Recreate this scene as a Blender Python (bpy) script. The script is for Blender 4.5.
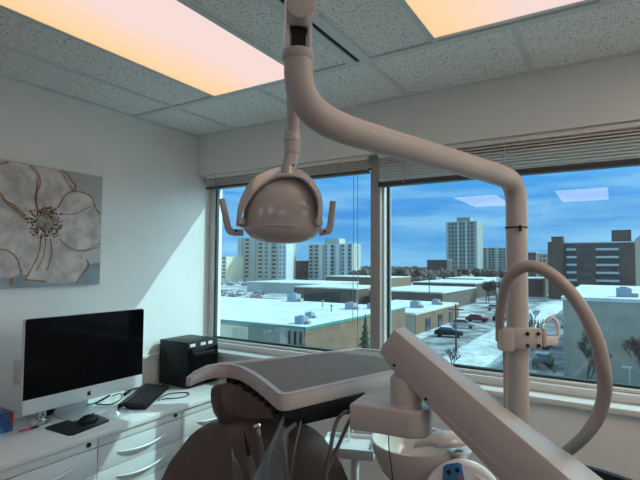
import bpy, bmesh, math, random
from mathutils import Vector, Matrix
random.seed(7)
for o in list(bpy.data.objects):
    bpy.data.objects.remove(o)
SC = bpy.context.scene
COL = SC.collection

# ------------------------------------------------------------------ camera
cd = bpy.data.cameras.new('camera')
cam = bpy.data.objects.new('camera', cd)
COL.objects.link(cam)
cd.sensor_width = 36.0
cd.lens = 472.2 / 640 * 36.0
cd.clip_start = 0.02
cd.clip_end = 4000
cr = Vector((0.85039, 0.52611, 0.00689)); cu = Vector((0.02057, -0.04632, 0.99871)); cf = Vector((-0.52575, 0.84916, 0.05021))
cam.matrix_world = Matrix(((cr.x, cu.x, -cf.x, 0), (cr.y, cu.y, -cf.y, 0), (cr.z, cu.z, -cf.z, 1.6), (0, 0, 0, 1)))
SC.camera = cam

# ------------------------------------------------------------------ sky, sun, exposure
SKY = 1.2
SUN = 3.0
PANEL = 0.95
PANEL_REAR = 2.2
PANEL_ADDED = 6.0
GLOW = 3.9
SC.view_settings.view_transform = 'Standard'
SC.view_settings.look = 'None'
SC.view_settings.gamma = 1.0
SC.view_settings.use_curve_mapping = False
SC.view_settings.exposure = 0.3
w = bpy.data.worlds.new('sky')
SC.world = w
w.use_nodes = True
nt = w.node_tree
nt.nodes.clear()
out = nt.nodes.new('ShaderNodeOutputWorld')
bg = nt.nodes.new('ShaderNodeBackground')
tc = nt.nodes.new('ShaderNodeTexCoord')
sep = nt.nodes.new('ShaderNodeSeparateXYZ')
nt.links.new(tc.outputs['Generated'], sep.inputs[0])
ramp = nt.nodes.new('ShaderNodeValToRGB')
ce = ramp.color_ramp.elements
ce[0].position = 0.0; ce[0].color = (0.16, 0.36, 0.60, 1)
ce[1].position = 1.0; ce[1].color = (0.62, 0.68, 0.74, 1)
e = ce.new(0.10); e.color = (0.08, 0.26, 0.58, 1)
e = ce.new(0.42); e.color = (0.45, 0.55, 0.68, 1)
e = ce.new(0.24); e.color = (0.12, 0.36, 0.70, 1)
nt.links.new(sep.outputs['Z'], ramp.inputs[0])
mp = nt.nodes.new('ShaderNodeMapping')
mp.inputs['Scale'].default_value = (2.2, 2.2, 16.0)
nt.links.new(tc.outputs['Generated'], mp.inputs[0])
nz = nt.nodes.new('ShaderNodeTexNoise')
nz.inputs['Scale'].default_value = 1.6
nz.inputs['Detail'].default_value = 6
nz.inputs['Roughness'].default_value = 0.55
nt.links.new(mp.outputs[0], nz.inputs['Vector'])
cr2 = nt.nodes.new('ShaderNodeValToRGB')
cr2.color_ramp.elements[0].position = 0.42; cr2.color_ramp.elements[0].color = (0, 0, 0, 1)
cr2.color_ramp.elements[1].position = 0.68; cr2.color_ramp.elements[1].color = (0.7, 0.7, 0.7, 1)
nt.links.new(nz.outputs['Fac'], cr2.inputs[0])
mx = nt.nodes.new('ShaderNodeMix'); mx.data_type = 'RGBA'
nt.links.new(cr2.outputs[0], mx.inputs[0])
nt.links.new(ramp.outputs[0], mx.inputs[6])
mx.inputs[7].default_value = (0.44, 0.58, 0.72, 1)
# sky glow around the sun, added out of view to brighten the left wall
gd = nt.nodes.new('ShaderNodeVectorMath'); gd.operation = 'DOT_PRODUCT'
nrm_ = nt.nodes.new('ShaderNodeVectorMath'); nrm_.operation = 'NORMALIZE'
nt.links.new(tc.outputs['Generated'], nrm_.inputs[0])
nt.links.new(nrm_.outputs[0], gd.inputs[0])
gd.inputs[1].default_value = Vector((0.84, 0.73, 0.42)).normalized()
gm = nt.nodes.new('ShaderNodeMath'); gm.operation = 'MAXIMUM'; gm.inputs[1].default_value = 0.0
nt.links.new(gd.outputs['Value'], gm.inputs[0])
gp = nt.nodes.new('ShaderNodeMath'); gp.operation = 'POWER'; gp.inputs[1].default_value = 12.0
nt.links.new(gm.outputs[0], gp.inputs[0])
ga = nt.nodes.new('ShaderNodeVectorMath'); ga.operation = 'SCALE'
ga.inputs[0].default_value = (1.0, 0.96, 0.90)
gs = nt.nodes.new('ShaderNodeMath'); gs.operation = 'MULTIPLY'; gs.inputs[1].default_value = GLOW
nt.links.new(gp.outputs[0], gs.inputs[0]); nt.links.new(gs.outputs[0], ga.inputs['Scale'])
gx = nt.nodes.new('ShaderNodeVectorMath'); gx.operation = 'ADD'
nt.links.new(mx.outputs[2], gx.inputs[0]); nt.links.new(ga.outputs[0], gx.inputs[1])
nt.links.new(gx.outputs[0], bg.inputs[0])
bg.inputs[1].default_value = SKY
nt.links.new(bg.outputs[0], out.inputs[0])

sl = bpy.data.lights.new('sun', 'SUN')
sl.energy = SUN
sl.angle = math.radians(0.6)
sl.color = (1.0, 0.95, 0.86)
so = bpy.data.objects.new('sun', sl)
COL.objects.link(so)
sd = Vector((-0.84, -0.73, -0.89)).normalized()
so.rotation_euler = sd.to_track_quat('-Z', 'Y').to_euler()
so.location = (40, 40, 60)

# ------------------------------------------------------------------ materials
def mat(name, col, rough=0.5, metal=0.0, noise=0.0, nscale=20.0, bump=0.0, bscale=60.0, col2=None, spec=0.5, coat=0.0):
    m = bpy.data.materials.new(name)
    m.use_nodes = True
    t = m.node_tree
    b = t.nodes['Principled BSDF']
    b.inputs['Base Color'].default_value = (*col, 1)
    b.inputs['Roughness'].default_value = rough
    b.inputs['Metallic'].default_value = metal
    b.inputs['Specular IOR Level'].default_value = spec
    b.inputs['Coat Weight'].default_value = coat
    c = t.nodes.new('ShaderNodeTexCoord')
    if noise > 0 or col2:
        n = t.nodes.new('ShaderNodeTexNoise')
        n.inputs['Scale'].default_value = nscale
        n.inputs['Detail'].default_value = 5
        t.links.new(c.outputs['Object'], n.inputs['Vector'])
        r = t.nodes.new('ShaderNodeValToRGB')
        r.color_ramp.elements[0].position = 0.38
        r.color_ramp.elements[1].position = 0.62
        if col2:
            a, z = col, col2
        else:
            a = tuple(max(0, x * (1 - noise)) for x in col); z = tuple(min(1, x * (1 + noise)) for x in col)
        r.color_ramp.elements[0].color = (*a, 1)
        r.color_ramp.elements[1].color = (*z, 1)
        t.links.new(n.outputs['Fac'], r.inputs[0])
        t.links.new(r.outputs[0], b.inputs['Base Color'])
    if bump > 0:
        n2 = t.nodes.new('ShaderNodeTexNoise')
        n2.inputs['Scale'].default_value = bscale
        n2.inputs['Detail'].default_value = 4
        t.links.new(c.outputs['Object'], n2.inputs['Vector'])
        bp = t.nodes.new('ShaderNodeBump')
        bp.inputs['Strength'].default_value = bump
        bp.inputs['Distance'].default_value = 0.01
        t.links.new(n2.outputs['Fac'], bp.inputs['Height'])
        t.links.new(bp.outputs[0], b.inputs['Normal'])
    return m

def tile_mat():
    m = mat('ceiling_tile', (0.6, 0.62, 0.60), 0.9, spec=0.1)
    t = m.node_tree; b = t.nodes['Principled BSDF']
    c = t.nodes.new('ShaderNodeTexCoord')
    v = t.nodes.new('ShaderNodeTexVoronoi'); v.inputs['Scale'].default_value = 150
    v.inputs['Randomness'].default_value = 1.0
    n = t.nodes.new('ShaderNodeTexNoise'); n.inputs['Scale'].default_value = 60; n.inputs['Detail'].default_value = 3
    t.links.new(c.outputs['Object'], v.inputs['Vector']); t.links.new(c.outputs['Object'], n.inputs['Vector'])
    ad = t.nodes.new('ShaderNodeMath'); ad.operation = 'MULTIPLY_ADD'
    t.links.new(n.outputs['Fac'], ad.inputs[0]); ad.inputs[1].default_value = 0.9
    t.links.new(v.outputs['Distance'], ad.inputs[2])
    r = t.nodes.new('ShaderNodeValToRGB')
    r.color_ramp.elements[0].position = 0.63; r.color_ramp.elements[0].color = (0.14, 0.15, 0.15, 1)
    r.color_ramp.elements[1].position = 0.75; r.color_ramp.elements[1].color = (0.90, 0.91, 0.88, 1)
    t.links.new(ad.outputs[0], r.inputs[0])
    t.links.new(r.outputs[0], b.inputs['Base Color'])
    return m

def glass_mat():
    m = bpy.data.materials.new('tinted_window_glass'); m.use_nodes = True
    t = m.node_tree; t.nodes.clear()
    o = t.nodes.new('ShaderNodeOutputMaterial')
    tr = t.nodes.new('ShaderNodeBsdfTransparent'); tr.inputs[0].default_value = (0.54, 0.90, 0.97, 1)
    g = t.nodes.new('ShaderNodeBsdfGlossy'); g.inputs['Roughness'].default_value = 0.0
    g.inputs[0].default_value = (1, 1, 1, 1)
    f = t.nodes.new('ShaderNodeFresnel'); f.inputs[0].default_value = 1.45
    k = t.nodes.new('ShaderNodeMath'); k.operation = 'MULTIPLY'; k.inputs[1].default_value = 3.0
    k.use_clamp = True
    t.links.new(f.outputs[0], k.inputs[0])
    mxs = t.nodes.new('ShaderNodeMixShader')
    t.links.new(k.outputs[0], mxs.inputs[0]); t.links.new(tr.outputs[0], mxs.inputs[1]); t.links.new(g.outputs[0], mxs.inputs[2])
    t.links.new(mxs.outputs[0], o.inputs[0])
    return m

def clear_mat(name, tint, gl):
    m = bpy.data.materials.new(name); m.use_nodes = True
    t = m.node_tree; t.nodes.clear()
    o = t.nodes.new('ShaderNodeOutputMaterial')
    tr = t.nodes.new('ShaderNodeBsdfTransparent'); tr.inputs[0].default_value = (*tint, 1)
    d = t.nodes.new('ShaderNodeBsdfPrincipled'); d.inputs['Base Color'].default_value = (0.7, 0.82, 0.9, 1); d.inputs['Roughness'].default_value = 0.15
    mxs = t.nodes.new('ShaderNodeMixShader'); mxs.inputs[0].default_value = gl
    t.links.new(tr.outputs[0], mxs.inputs[1]); t.links.new(d.outputs[0], mxs.inputs[2])
    t.links.new(mxs.outputs[0], o.inputs[0])
    return m

def panel_mat(name, strength, cols):
    m = bpy.data.materials.new(name); m.use_nodes = True
    t = m.node_tree; t.nodes.clear()
    o = t.nodes.new('ShaderNodeOutputMaterial')
    em = t.nodes.new('ShaderNodeEmission')
    c = t.nodes.new('ShaderNodeTexCoord'); s = t.nodes.new('ShaderNodeSeparateXYZ')
    t.links.new(c.outputs['Generated'], s.inputs[0])
    n = t.nodes.new('ShaderNodeTexNoise'); n.inputs['Scale'].default_value = 2.0
    t.links.new(c.outputs['Generated'], n.inputs['Vector'])
    a = t.nodes.new('ShaderNodeMath'); a.operation = 'MULTIPLY_ADD'; a.inputs[1].default_value = 0.35
    t.links.new(n.outputs['Fac'], a.inputs[0]); t.links.new(s.outputs['X'], a.inputs[2])
    r = t.nodes.new('ShaderNodeValToRGB')
    r.color_ramp.elements[0].position = 0.08; r.color_ramp.elements[0].color = (*cols[0], 1)
    r.color_ramp.elements[1].position = 0.75; r.color_ramp.elements[1].color = (*cols[2], 1)
    q = r.color_ramp.elements.new(0.32); q.color = (*cols[1], 1)
    t.links.new(a.outputs[0], r.inputs[0])
    t.links.new(r.outputs[0], em.inputs[0]); em.inputs[1].default_value = strength
    t.links.new(em.outputs[0], o.inputs[0])
    return m

M = {}
M['wall'] = mat('wall_paint', (0.80, 0.83, 0.83), 0.7, noise=0.02, nscale=3, bump=0.03, bscale=200, spec=0.2)
M['floor'] = mat('floor_vinyl', (0.14, 0.13, 0.12), 0.6, noise=0.1, nscale=6)
M['tile'] = tile_mat()
M['grid'] = mat('ceiling_grid_metal', (0.70, 0.73, 0.71), 0.5)
M['dark'] = mat('dark_gap', (0.015, 0.015, 0.016), 0.8)
M['panel'] = panel_mat('lit_diffuser', PANEL, ((1.0, .56, .26), (.92, .60, .36), (.80, .62, .58)))
M['panel_rear'] = panel_mat('lit_diffuser_bright', PANEL_REAR, ((1.0, .76, .72), (1.0, .80, .80), (1.0, .82, .84)))
M['panel_added'] = panel_mat('lit_diffuser_added', PANEL_ADDED, ((1.0, .74, .54), (1.0, .78, .58), (1.0, .82, .66)))
M['frame'] = mat('window_frame_paint', (0.66, 0.68, 0.68), 0.45)
M['gasket'] = mat('window_gasket', (0.03, 0.05, 0.05), 0.6)
M['glass'] = glass_mat()
M['blind'] = mat('blind_aluminium', (0.80, 0.80, 0.77), 0.4)
M['mull'] = mat('shaded_mullion_paint', (0.36, 0.35, 0.345), 0.5)  # white post; its backlit shade is put into this grey
M['rail'] = mat('blind_rail', (0.05, 0.05, 0.052), 0.5)
M['cord'] = mat('blind_cord', (0.5, 0.5, 0.5), 0.8)
M['enamel'] = mat('dental_enamel', (0.52, 0.485, 0.475), 0.38, noise=0.02, nscale=8, spec=0.35)
M['enamel_d'] = mat('dental_lamp_enamel', (0.56, 0.52, 0.505), 0.13, noise=0.02, nscale=8, spec=0.5)
M['tray_mat'] = mat('tray_liner', (0.20, 0.175, 0.16), 0.7, noise=0.04, nscale=30)
M['black'] = mat('black_plastic', (0.008, 0.009, 0.012), 0.45, spec=0.25)
M['blackgloss'] = mat('black_glass', (0.003, 0.003, 0.005), 0.10, spec=0.12)
M['screw'] = mat('dark_screw', (0.03, 0.03, 0.03), 0.4, metal=0.6)
M['hose'] = mat('grey_hose', (0.12, 0.115, 0.115), 0.5)
M['bighose'] = mat('beige_hose', (0.40, 0.36, 0.34), 0.5)
M['leather'] = mat('brown_upholstery', (0.095, 0.074, 0.066), 0.36, noise=0.08, nscale=14, bump=0.15, bscale=180)
M['leather2'] = mat('brown_headrest_pad', (0.17, 0.13, 0.112), 0.42, noise=0.06, nscale=14, bump=0.12, bscale=180)
M['steel'] = mat('brushed_steel', (0.62, 0.63, 0.64), 0.25, metal=1.0)
M['chrome'] = mat('chrome', (0.75, 0.76, 0.78), 0.12, metal=1.0)
M['alu'] = mat('silver_aluminium', (0.68, 0.70, 0.72), 0.38, metal=0.2)
M['cab'] = mat('white_cabinet', (0.72, 0.73, 0.75), 0.35)
M['counter'] = mat('white_laminate', (0.78, 0.78, 0.79), 0.15, noise=0.015, nscale=10)
M['china'] = mat('white_ceramic', (0.66, 0.61, 0.59), 0.15, coat=0.3)
M['white'] = mat('white_plastic', (0.76, 0.75, 0.76), 0.35)
M['blue'] = mat('blue_keypad', (0.02, 0.14, 0.36), 0.4)
M['red'] = mat('red_plastic', (0.55, 0.03, 0.03), 0.4)
M['green'] = mat('green_button', (0.02, 0.28, 0.08), 0.4)
M['sleeve'] = clear_mat('clear_plastic_sleeve', (0.86, 0.93, 0.98), 0.10)
M['wrap'] = clear_mat('clear_plastic_wrap', (0.92, 0.95, 0.97), 0.25)
M['key'] = mat('black_keycap', (0.014, 0.015, 0.018), 0.4, spec=0.3)
M['cable'] = mat('black_cable', (0.02, 0.02, 0.02), 0.5)
M['wcable'] = mat('white_cable', (0.6, 0.6, 0.6), 0.5)
M['canvas'] = mat('painted_canvas', (0.40, 0.41, 0.42), 0.8, col2=(0.52, 0.51, 0.50), nscale=2.5, bump=0.2, bscale=300)
M['canvas_b'] = mat('painted_blue_grey', (0.22, 0.29, 0.34), 0.8, col2=(0.36, 0.40, 0.43), nscale=6)
M['petal'] = mat('painted_petal', (0.44, 0.42, 0.415), 0.75, col2=(0.68, 0.655, 0.64), nscale=14)
M['petal2'] = mat('painted_petal_pink', (0.42, 0.39, 0.385), 0.75, col2=(0.64, 0.60, 0.58), nscale=16)
M['gold'] = mat('gold_line', (0.24, 0.13, 0.055), 0.45, metal=0.3, col2=(0.40, 0.25, 0.12), nscale=30)
M['stamen'] = mat('painted_stamen', (0.12, 0.085, 0.05), 0.7, col2=(0.34, 0.25, 0.15), nscale=60)
M['pistil'] = mat('painted_flower_centre', (0.24, 0.25, 0.21), 0.7, col2=(0.45, 0.44, 0.38), nscale=70)
M['bluebox'] = mat('blue_printed_box', (0.02, 0.06, 0.22), 0.4, col2=(0.05, 0.25, 0.5), nscale=25)
M['sock'] = mat('outlet_plastic', (0.62, 0.62, 0.60), 0.4)
# outdoors
M['snow'] = mat('snow', (0.60, 0.62, 0.63), 0.85, noise=0.22, nscale=0.9, bump=0.6, bscale=1.5)
M['snowroof'] = mat('snow_on_roof', (0.64, 0.66, 0.67), 0.8, noise=0.10, nscale=0.5)
M['ground'] = mat('snowy_ground', (0.15, 0.14, 0.14), 0.9, col2=(0.56, 0.58, 0.60), nscale=0.16)
M['asphalt'] = mat('wet_asphalt', (0.10, 0.10, 0.105), 0.7, col2=(0.36, 0.37, 0.38), nscale=0.35)
M['brick'] = mat('tan_brick', (0.23, 0.135, 0.085), 0.9, noise=0.1, nscale=0.6)
M['greywall'] = mat('grey_wall', (0.40, 0.345, 0.28), 0.9, noise=0.08, nscale=0.5)
M['cream'] = mat('cream_wall', (0.80, 0.70, 0.50), 0.9, noise=0.06, nscale=0.6)
M['concrete'] = mat('pale_concrete', (0.46, 0.46, 0.43), 0.9, noise=0.06, nscale=0.2)
M['far_concrete'] = mat('far_grey_concrete', (0.33, 0.34, 0.31), 0.9, noise=0.06, nscale=0.1)
M['far_pier'] = mat('far_pale_pier', (0.50, 0.52, 0.49), 0.9)
M['whitewall'] = mat('white_render_wall', (0.62, 0.64, 0.64), 0.85)
M['brown'] = mat('brown_brick', (0.13, 0.095, 0.08), 0.9, noise=0.1, nscale=0.4)
M['dbrown'] = mat('dark_brown_brick', (0.10, 0.075, 0.07), 0.9)
M['beige'] = mat('beige_brick', (0.55, 0.46, 0.35), 0.9, noise=0.08, nscale=0.3)
M['win'] = mat('far_window', (0.05, 0.07, 0.10), 0.25)
M['balc'] = mat('balcony_white', (0.55, 0.56, 0.57), 0.8)
M['hvac'] = mat('rooftop_unit_metal', (0.30, 0.36, 0.44), 0.5, metal=0.2)
M['coping'] = mat('green_coping', (0.05, 0.25, 0.22), 0.5)
M['bark'] = mat('bark', (0.085, 0.065, 0.055), 0.9)
M['far_tree'] = mat('far_tree_twigs', (0.13, 0.10, 0.085), 0.95, noise=0.3, nscale=0.3)
M['needle'] = mat('conifer_needles', (0.02, 0.05, 0.025), 0.9, noise=0.3, nscale=4)
M['car1'] = mat('black_car_paint', (0.015, 0.015, 0.02), 0.25)
M['car2'] = mat('silver_car_paint', (0.40, 0.42, 0.44), 0.3, metal=0.4)
M['car3'] = mat('red_car_paint', (0.25, 0.03, 0.03), 0.3)
M['car4'] = mat('blue_car_paint', (0.04, 0.08, 0.18), 0.3)
M['tyre'] = mat('tyre_rubber', (0.015, 0.015, 0.015), 0.8)

# ------------------------------------------------------------------ builders
ORG = {}
class B:
    """collects shapes, then links them as one mesh object"""
    def __init__(self):
        self.bm = bmesh.new(); self.mi = 0
    def _merge(self, b2):
        for f in b2.faces: f.material_index = self.mi
        me = bpy.data.meshes.new('tmp'); b2.to_mesh(me); b2.free()
        self.bm.from_mesh(me); bpy.data.meshes.remove(me)
    def box(self, x0, x1, y0, y1, z0, z1, bev=0.0, seg=2, xf=None):
        b = bmesh.new(); bmesh.ops.create_cube(b, size=1)
        for v in b.verts:
            v.co = Vector(((x0 + x1) / 2 + v.co.x * (x1 - x0), (y0 + y1) / 2 + v.co.y * (y1 - y0), (z0 + z1) / 2 + v.co.z * (z1 - z0)))
        if bev: bmesh.ops.bevel(b, geom=b.edges[:], offset=bev, segments=seg, affect='EDGES', profile=0.5)
        if xf: bmesh.ops.transform(b, matrix=xf, verts=b.verts)
        self._merge(b); return self
    def prism(self, pts, axis, a0, a1, bev=0.0, seg=2, xf=None):
        """extrude polygon pts (2D) along axis ('x','y','z') from a0 to a1"""
        b = bmesh.new()
        def P(p, a):
            return {'x': Vector((a, p[0], p[1])), 'y': Vector((p[0], a, p[1])), 'z': Vector((p[0], p[1], a))}[axis]
        v0 = [b.verts.new(P(p, a0)) for p in pts]; v1 = [b.verts.new(P(p, a1)) for p in pts]
        n = len(pts)
        caps = [b.faces.new(v0[::-1]), b.faces.new(v1)]
        for i in range(n): b.faces.new((v0[i], v0[(i + 1) % n], v1[(i + 1) % n], v1[i]))
        bmesh.ops.recalc_face_normals(b, faces=b.faces)
        if bev:
            es = [e for f in caps for e in f.edges]
            bmesh.ops.bevel(b, geom=list(set(es)), offset=bev, segments=seg, affect='EDGES', profile=0.5)
        if n > 4: bmesh.ops.triangulate(b, faces=[f for f in b.faces if len(f.verts) > 4])
        if xf: bmesh.ops.transform(b, matrix=xf, verts=b.verts)
        self._merge(b); return self
    def tube(self, pts, r, seg=12, smooth=0, cap=True, flat=None):
        """sweep a circle along pts; r number or list; flat=(dir,factor) squashes the section"""
        pts = [Vector(p) for p in pts]
        rs = list(r) if isinstance(r, (list, tuple)) else [r] * len(pts)
        if smooth:
            q, qr = [], []
            n = len(pts)
            for i in range(n - 1):
                p0, p1, p2, p3 = pts[max(i - 1, 0)], pts[i], pts[i + 1], pts[min(i + 2, n - 1)]
                for k in range(smooth):
                    t = k / smooth
                    q.append(0.5 * ((2 * p1) + (-p0 + p2) * t + (2 * p0 - 5 * p1 + 4 * p2 - p3) * t * t + (-p0 + 3 * p1 - 3 * p2 + p3) * t ** 3))
                    qr.append(rs[i] * (1 - t) + rs[i + 1] * t)
            q.append(pts[-1]); qr.append(rs[-1]); pts, rs = q, qr
        b = bmesh.new(); rings = []; nrm = None
        for i, p in enumerate(pts):
            d = (pts[min(i + 1, len(pts) - 1)] - pts[max(i - 1, 0)]).normalized()
            if nrm is None:
                nrm = d.orthogonal().normalized()
            nrm = (nrm - d * nrm.dot(d)).normalized()
            bi = d.cross(nrm)
            ring = []
            for k in range(seg):
                a = 2 * math.pi * k / seg
                off = (nrm * math.cos(a) + bi * math.sin(a)) * rs[i]
                if flat:
                    fd = Vector(flat[0]).normalized(); off = off - fd * off.dot(fd) * (1 - flat[1])
                ring.append(b.verts.new(p + off))
            rings.append(ring)
        for i in range(len(rings) - 1):
            for k in range(seg):
                b.faces.new((rings[i][k], rings[i][(k + 1) % seg], rings[i + 1][(k + 1) % seg], rings[i + 1][k]))
        if cap:
            b.faces.new(rings[0][::-1]); b.faces.new(rings[-1])
        bmesh.ops.recalc_face_normals(b, faces=b.faces)
        self._merge(b); return self
    def lathe(self, prof, c, seg=24, xf=None, sx=1.0, sy=1.0):
        """prof: (radius, z) pairs around the vertical through c"""
        b = bmesh.new(); rings = []
        for r, z in prof:
            if r < 1e-6: rings.append([b.verts.new((0, 0, z))])
            else: rings.append([b.verts.new((sx * r * math.cos(2 * math.pi * k / seg), sy * r * math.sin(2 * math.pi * k / seg), z)) for k in range(seg)])
        for i in range(len(rings) - 1):
            A, C = rings[i], rings[i + 1]
            for k in range(seg):
                k2 = (k + 1) % seg
                if len(A) == 1 and len(C) == 1: continue
                if len(A) == 1: b.faces.new((A[0], C[k], C[k2]))
                elif len(C) == 1: b.faces.new((A[k], A[k2], C[0]))
                else: b.faces.new((A[k], A[k2], C[k2], C[k]))
        if len(rings[0]) > 1: b.faces.new(rings[0][::-1])
        if len(rings[-1]) > 1: b.faces.new(rings[-1])
        bmesh.ops.recalc_face_normals(b, faces=b.faces)
        if xf: bmesh.ops.transform(b, matrix=xf, verts=b.verts)
        for v in b.verts: v.co += Vector(c)
        self._merge(b); return self
    def sphere(self, c, rx, ry=None, rz=None, u=16, v=10):
        b = bmesh.new(); bmesh.ops.create_uvsphere(b, u_segments=u, v_segments=v, radius=1)
        ry = ry or rx; rz = rz or rx
        for q in b.verts: q.co = Vector((c[0] + q.co.x * rx, c[1] + q.co.y * ry, c[2] + q.co.z * rz))
        self._merge(b); return self
    def poly(self, pts):
        b = bmesh.new(); vs = [b.verts.new(p) for p in pts]; f = b.faces.new(vs)
        bmesh.ops.triangulate(b, faces=[f])
        self._merge(b); return self
    def grid(self, rows):
        b = bmesh.new(); vs = [[b.verts.new(p) for p in r] for r in rows]
        for i in range(len(vs) - 1):
            for j in range(len(vs[0]) - 1):
                b.faces.new((vs[i][j], vs[i][j + 1], vs[i + 1][j + 1], vs[i + 1][j]))
        bmesh.ops.recalc_face_normals(b, faces=b.faces)
        self._merge(b); return self
    def build(self, name, mats, parent=None, smooth=True, origin=None, angle=38):
        me = bpy.data.meshes.new(name)
        if origin is None:
            if parent is not None: origin = ORG[parent.name]
            else:
                xs = [v.co for v in self.bm.verts]
                lo = [min(c[i] for c in xs) for i in range(3)]; hi = [max(c[i] for c in xs) for i in range(3)]
                origin = Vector(((lo[0] + hi[0]) / 2, (lo[1] + hi[1]) / 2, lo[2]))
        origin = Vector(origin)
        for v in self.bm.verts: v.co -= origin
        self.bm.to_mesh(me); self.bm.free()
        if not isinstance(mats, (list, tuple)): mats = [mats]
        for m in mats: me.materials.append(m)
        if smooth:
            me.shade_smooth(); me.set_sharp_from_angle(angle=math.radians(angle))
        o = bpy.data.objects.new(name, me); COL.objects.link(o)
        ORG[o.name] = origin
        if parent is not None: o.parent = parent
        else: o.location = origin
        return o

def tag(o, label, cat=None, group=None, kind=None):
    o['label'] = label
    if cat: o['category'] = cat
    if group: o['group'] = group
    if kind: o['kind'] = kind
    return o
def thing(name, loc, label, cat, group=None):
    o = bpy.data.objects.new(name, None); o.empty_display_size = 0.1
    COL.objects.link(o); o.location = loc
    ORG[o.name] = Vector(loc)
    return tag(o, label, cat, group)
def struct(b, name, m, label=None, cat=None, parent=None, smooth=False):
    o = b.build(name, m, parent, smooth=smooth)
    if parent is None:
        o['kind'] = 'structure'
        o['label'] = label; o['category'] = cat
    return o
def copy_tree(o, loc, label, group=None):
    c = o.copy(); COL.objects.link(c); c.location = loc; c['label'] = label
    if group: c['group'] = group
    for ch in list(o.children):
        k = ch.copy(); COL.objects.link(k); k.parent = c
        for g in list(ch.children):
            d = g.copy(); COL.objects.link(d); d.parent = k
    return c

XL, YW, ZC = -2.49, 2.36, 2.5
XR, YB = 1.5, -3.4

# ================================================================== ROOM SHELL
struct(B().box(XL - .2, XR + .2, YB - .2, 2.62, -0.12, 0.0), 'floor', M['floor'], 'grey brown vinyl floor of the treatment room', 'floor')
struct(B().box(XL - .2, XR + .2, YB - .2, 2.62, ZC, ZC + .12), 'ceiling', M['tile'], 'speckled grey acoustic tile ceiling', 'ceiling')
struct(B().box(XL - .2, XL, YB - .2, 2.62, 0, ZC), 'wall_left', M['wall'], 'white left wall carrying the flower painting', 'wall')
struct(B().box(XR, XR + .2, YB - .2, 2.62, 0, ZC), 'wall_right', M['wall'], 'white right wall outside the frame', 'wall')
struct(B().box(XL - .2, XR + .2, YB - .2, YB, 0, ZC), 'wall_back', M['wall'], 'white wall behind the camera', 'wall')
ww = B()
ww.box(XL, XR, YW, 2.62, 0, 0.985)
ww.box(XL, XR, YW, 2.62, 2.215, ZC)
ww.box(1.1, XR, YW, 2.62, 0.985, 2.215)
struct(ww, 'wall_window', M['wall'], 'white window wall with deep header and low parapet', 'wall')
struct(B().box(XL, 1.1, 2.335, 2.47, 0.985, 1.012, bev=.004), 'trim_1', M['frame'], 'white window sill along the window wall', 'sill', smooth=True)
struct(B().box(XL, 1.1, YW - .012, YW, 0.0, 0.09), 'baseboard_window', M['frame'], 'baseboard under the windows', 'baseboard')

def window(name, x0, x1, label):
    f = B()
    zb, zt = 1.012, 2.215
    f.box(x0, x1, 2.44, 2.56, zb, 1.05, bev=.004)
    f.box(x0, x1, 2.47, 2.54, 1.05, 1.066, bev=.003)
    f.box(x0, x1, 2.44, 2.56, zt - .05, zt)
    ls = .064 if x0 < -2 else .045
    f.box(x0, x0 + ls, 2.492 if x0 < -2 else 2.46, 2.56, 1.05, zt - .05, bev=.003)
    f.box(x1 - .045, x1, 2.46, 2.56, 1.05, zt - .05, bev=.003)
    o = struct(f, name, M['frame'], label, 'window', smooth=True)
    g = B()
    a, c = x0 + ls, x1 - .045
    g.box(a, c, 2.495, 2.525, 1.066, 1.078); g.box(a, c, 2.495, 2.525, zt - .06, zt - .05)
    g.box(a, a + .012, 2.500, 2.525, 1.078, zt - .06); g.box(c - .012, c, 2.495, 2.525, 1.078, zt - .06)
    g.build('gasket', M['gasket'], o, smooth=False)
    p = B().poly([(a + .012, 2.51, 1.078), (c - .012, 2.51, 1.078), (c - .012, 2.51, zt - .06), (a + .012, 2.51, zt - .06)])
    p.build('glass_pane', M['glass'], o, smooth=False)
    return o
window('window_1', XL - .012, -1.12, 'left window with tinted glass beside the left wall')
window('window_2', -1.14, 1.1, 'wide right window with tinted glass behind the dental unit')
struct(B().box(-1.166, -1.106, 2.425, 2.57, 1.012, 2.215, bev=.004), 'trim_2', M['mull'], 'vertical mullion post between the two windows', 'mullion', smooth=True)

# ceiling grid
g = B()
zg0, zg1 = ZC - .008, ZC
for x in (-2.135, -1.54, -.905, -.30, .30, .90):
    g.box(x - .012, x + .012, 1.845, YW, zg0, zg1)
for x in (-2.135, -1.80, -1.222, -.975, -.895, -.59, -.005, .30, .90):
    g.box(x - .012, x + .012, YB, 1.845, zg0, zg1)
for y in (1.845 - .012, .58, -.62, -1.18, -2.44):
    g.box(XL, XR, y - .012, y + .024, zg0 - .0015, zg1)
g.box(XL, XL + .018, YB, YW, zg0 + .002, zg1); g.box(XL, XR, YW - .018, YW, zg0 + .002, zg1)
struct(g, 'trim_3', M['grid'], 'grey metal ceiling grid between the tiles', 'ceiling grid')

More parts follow.
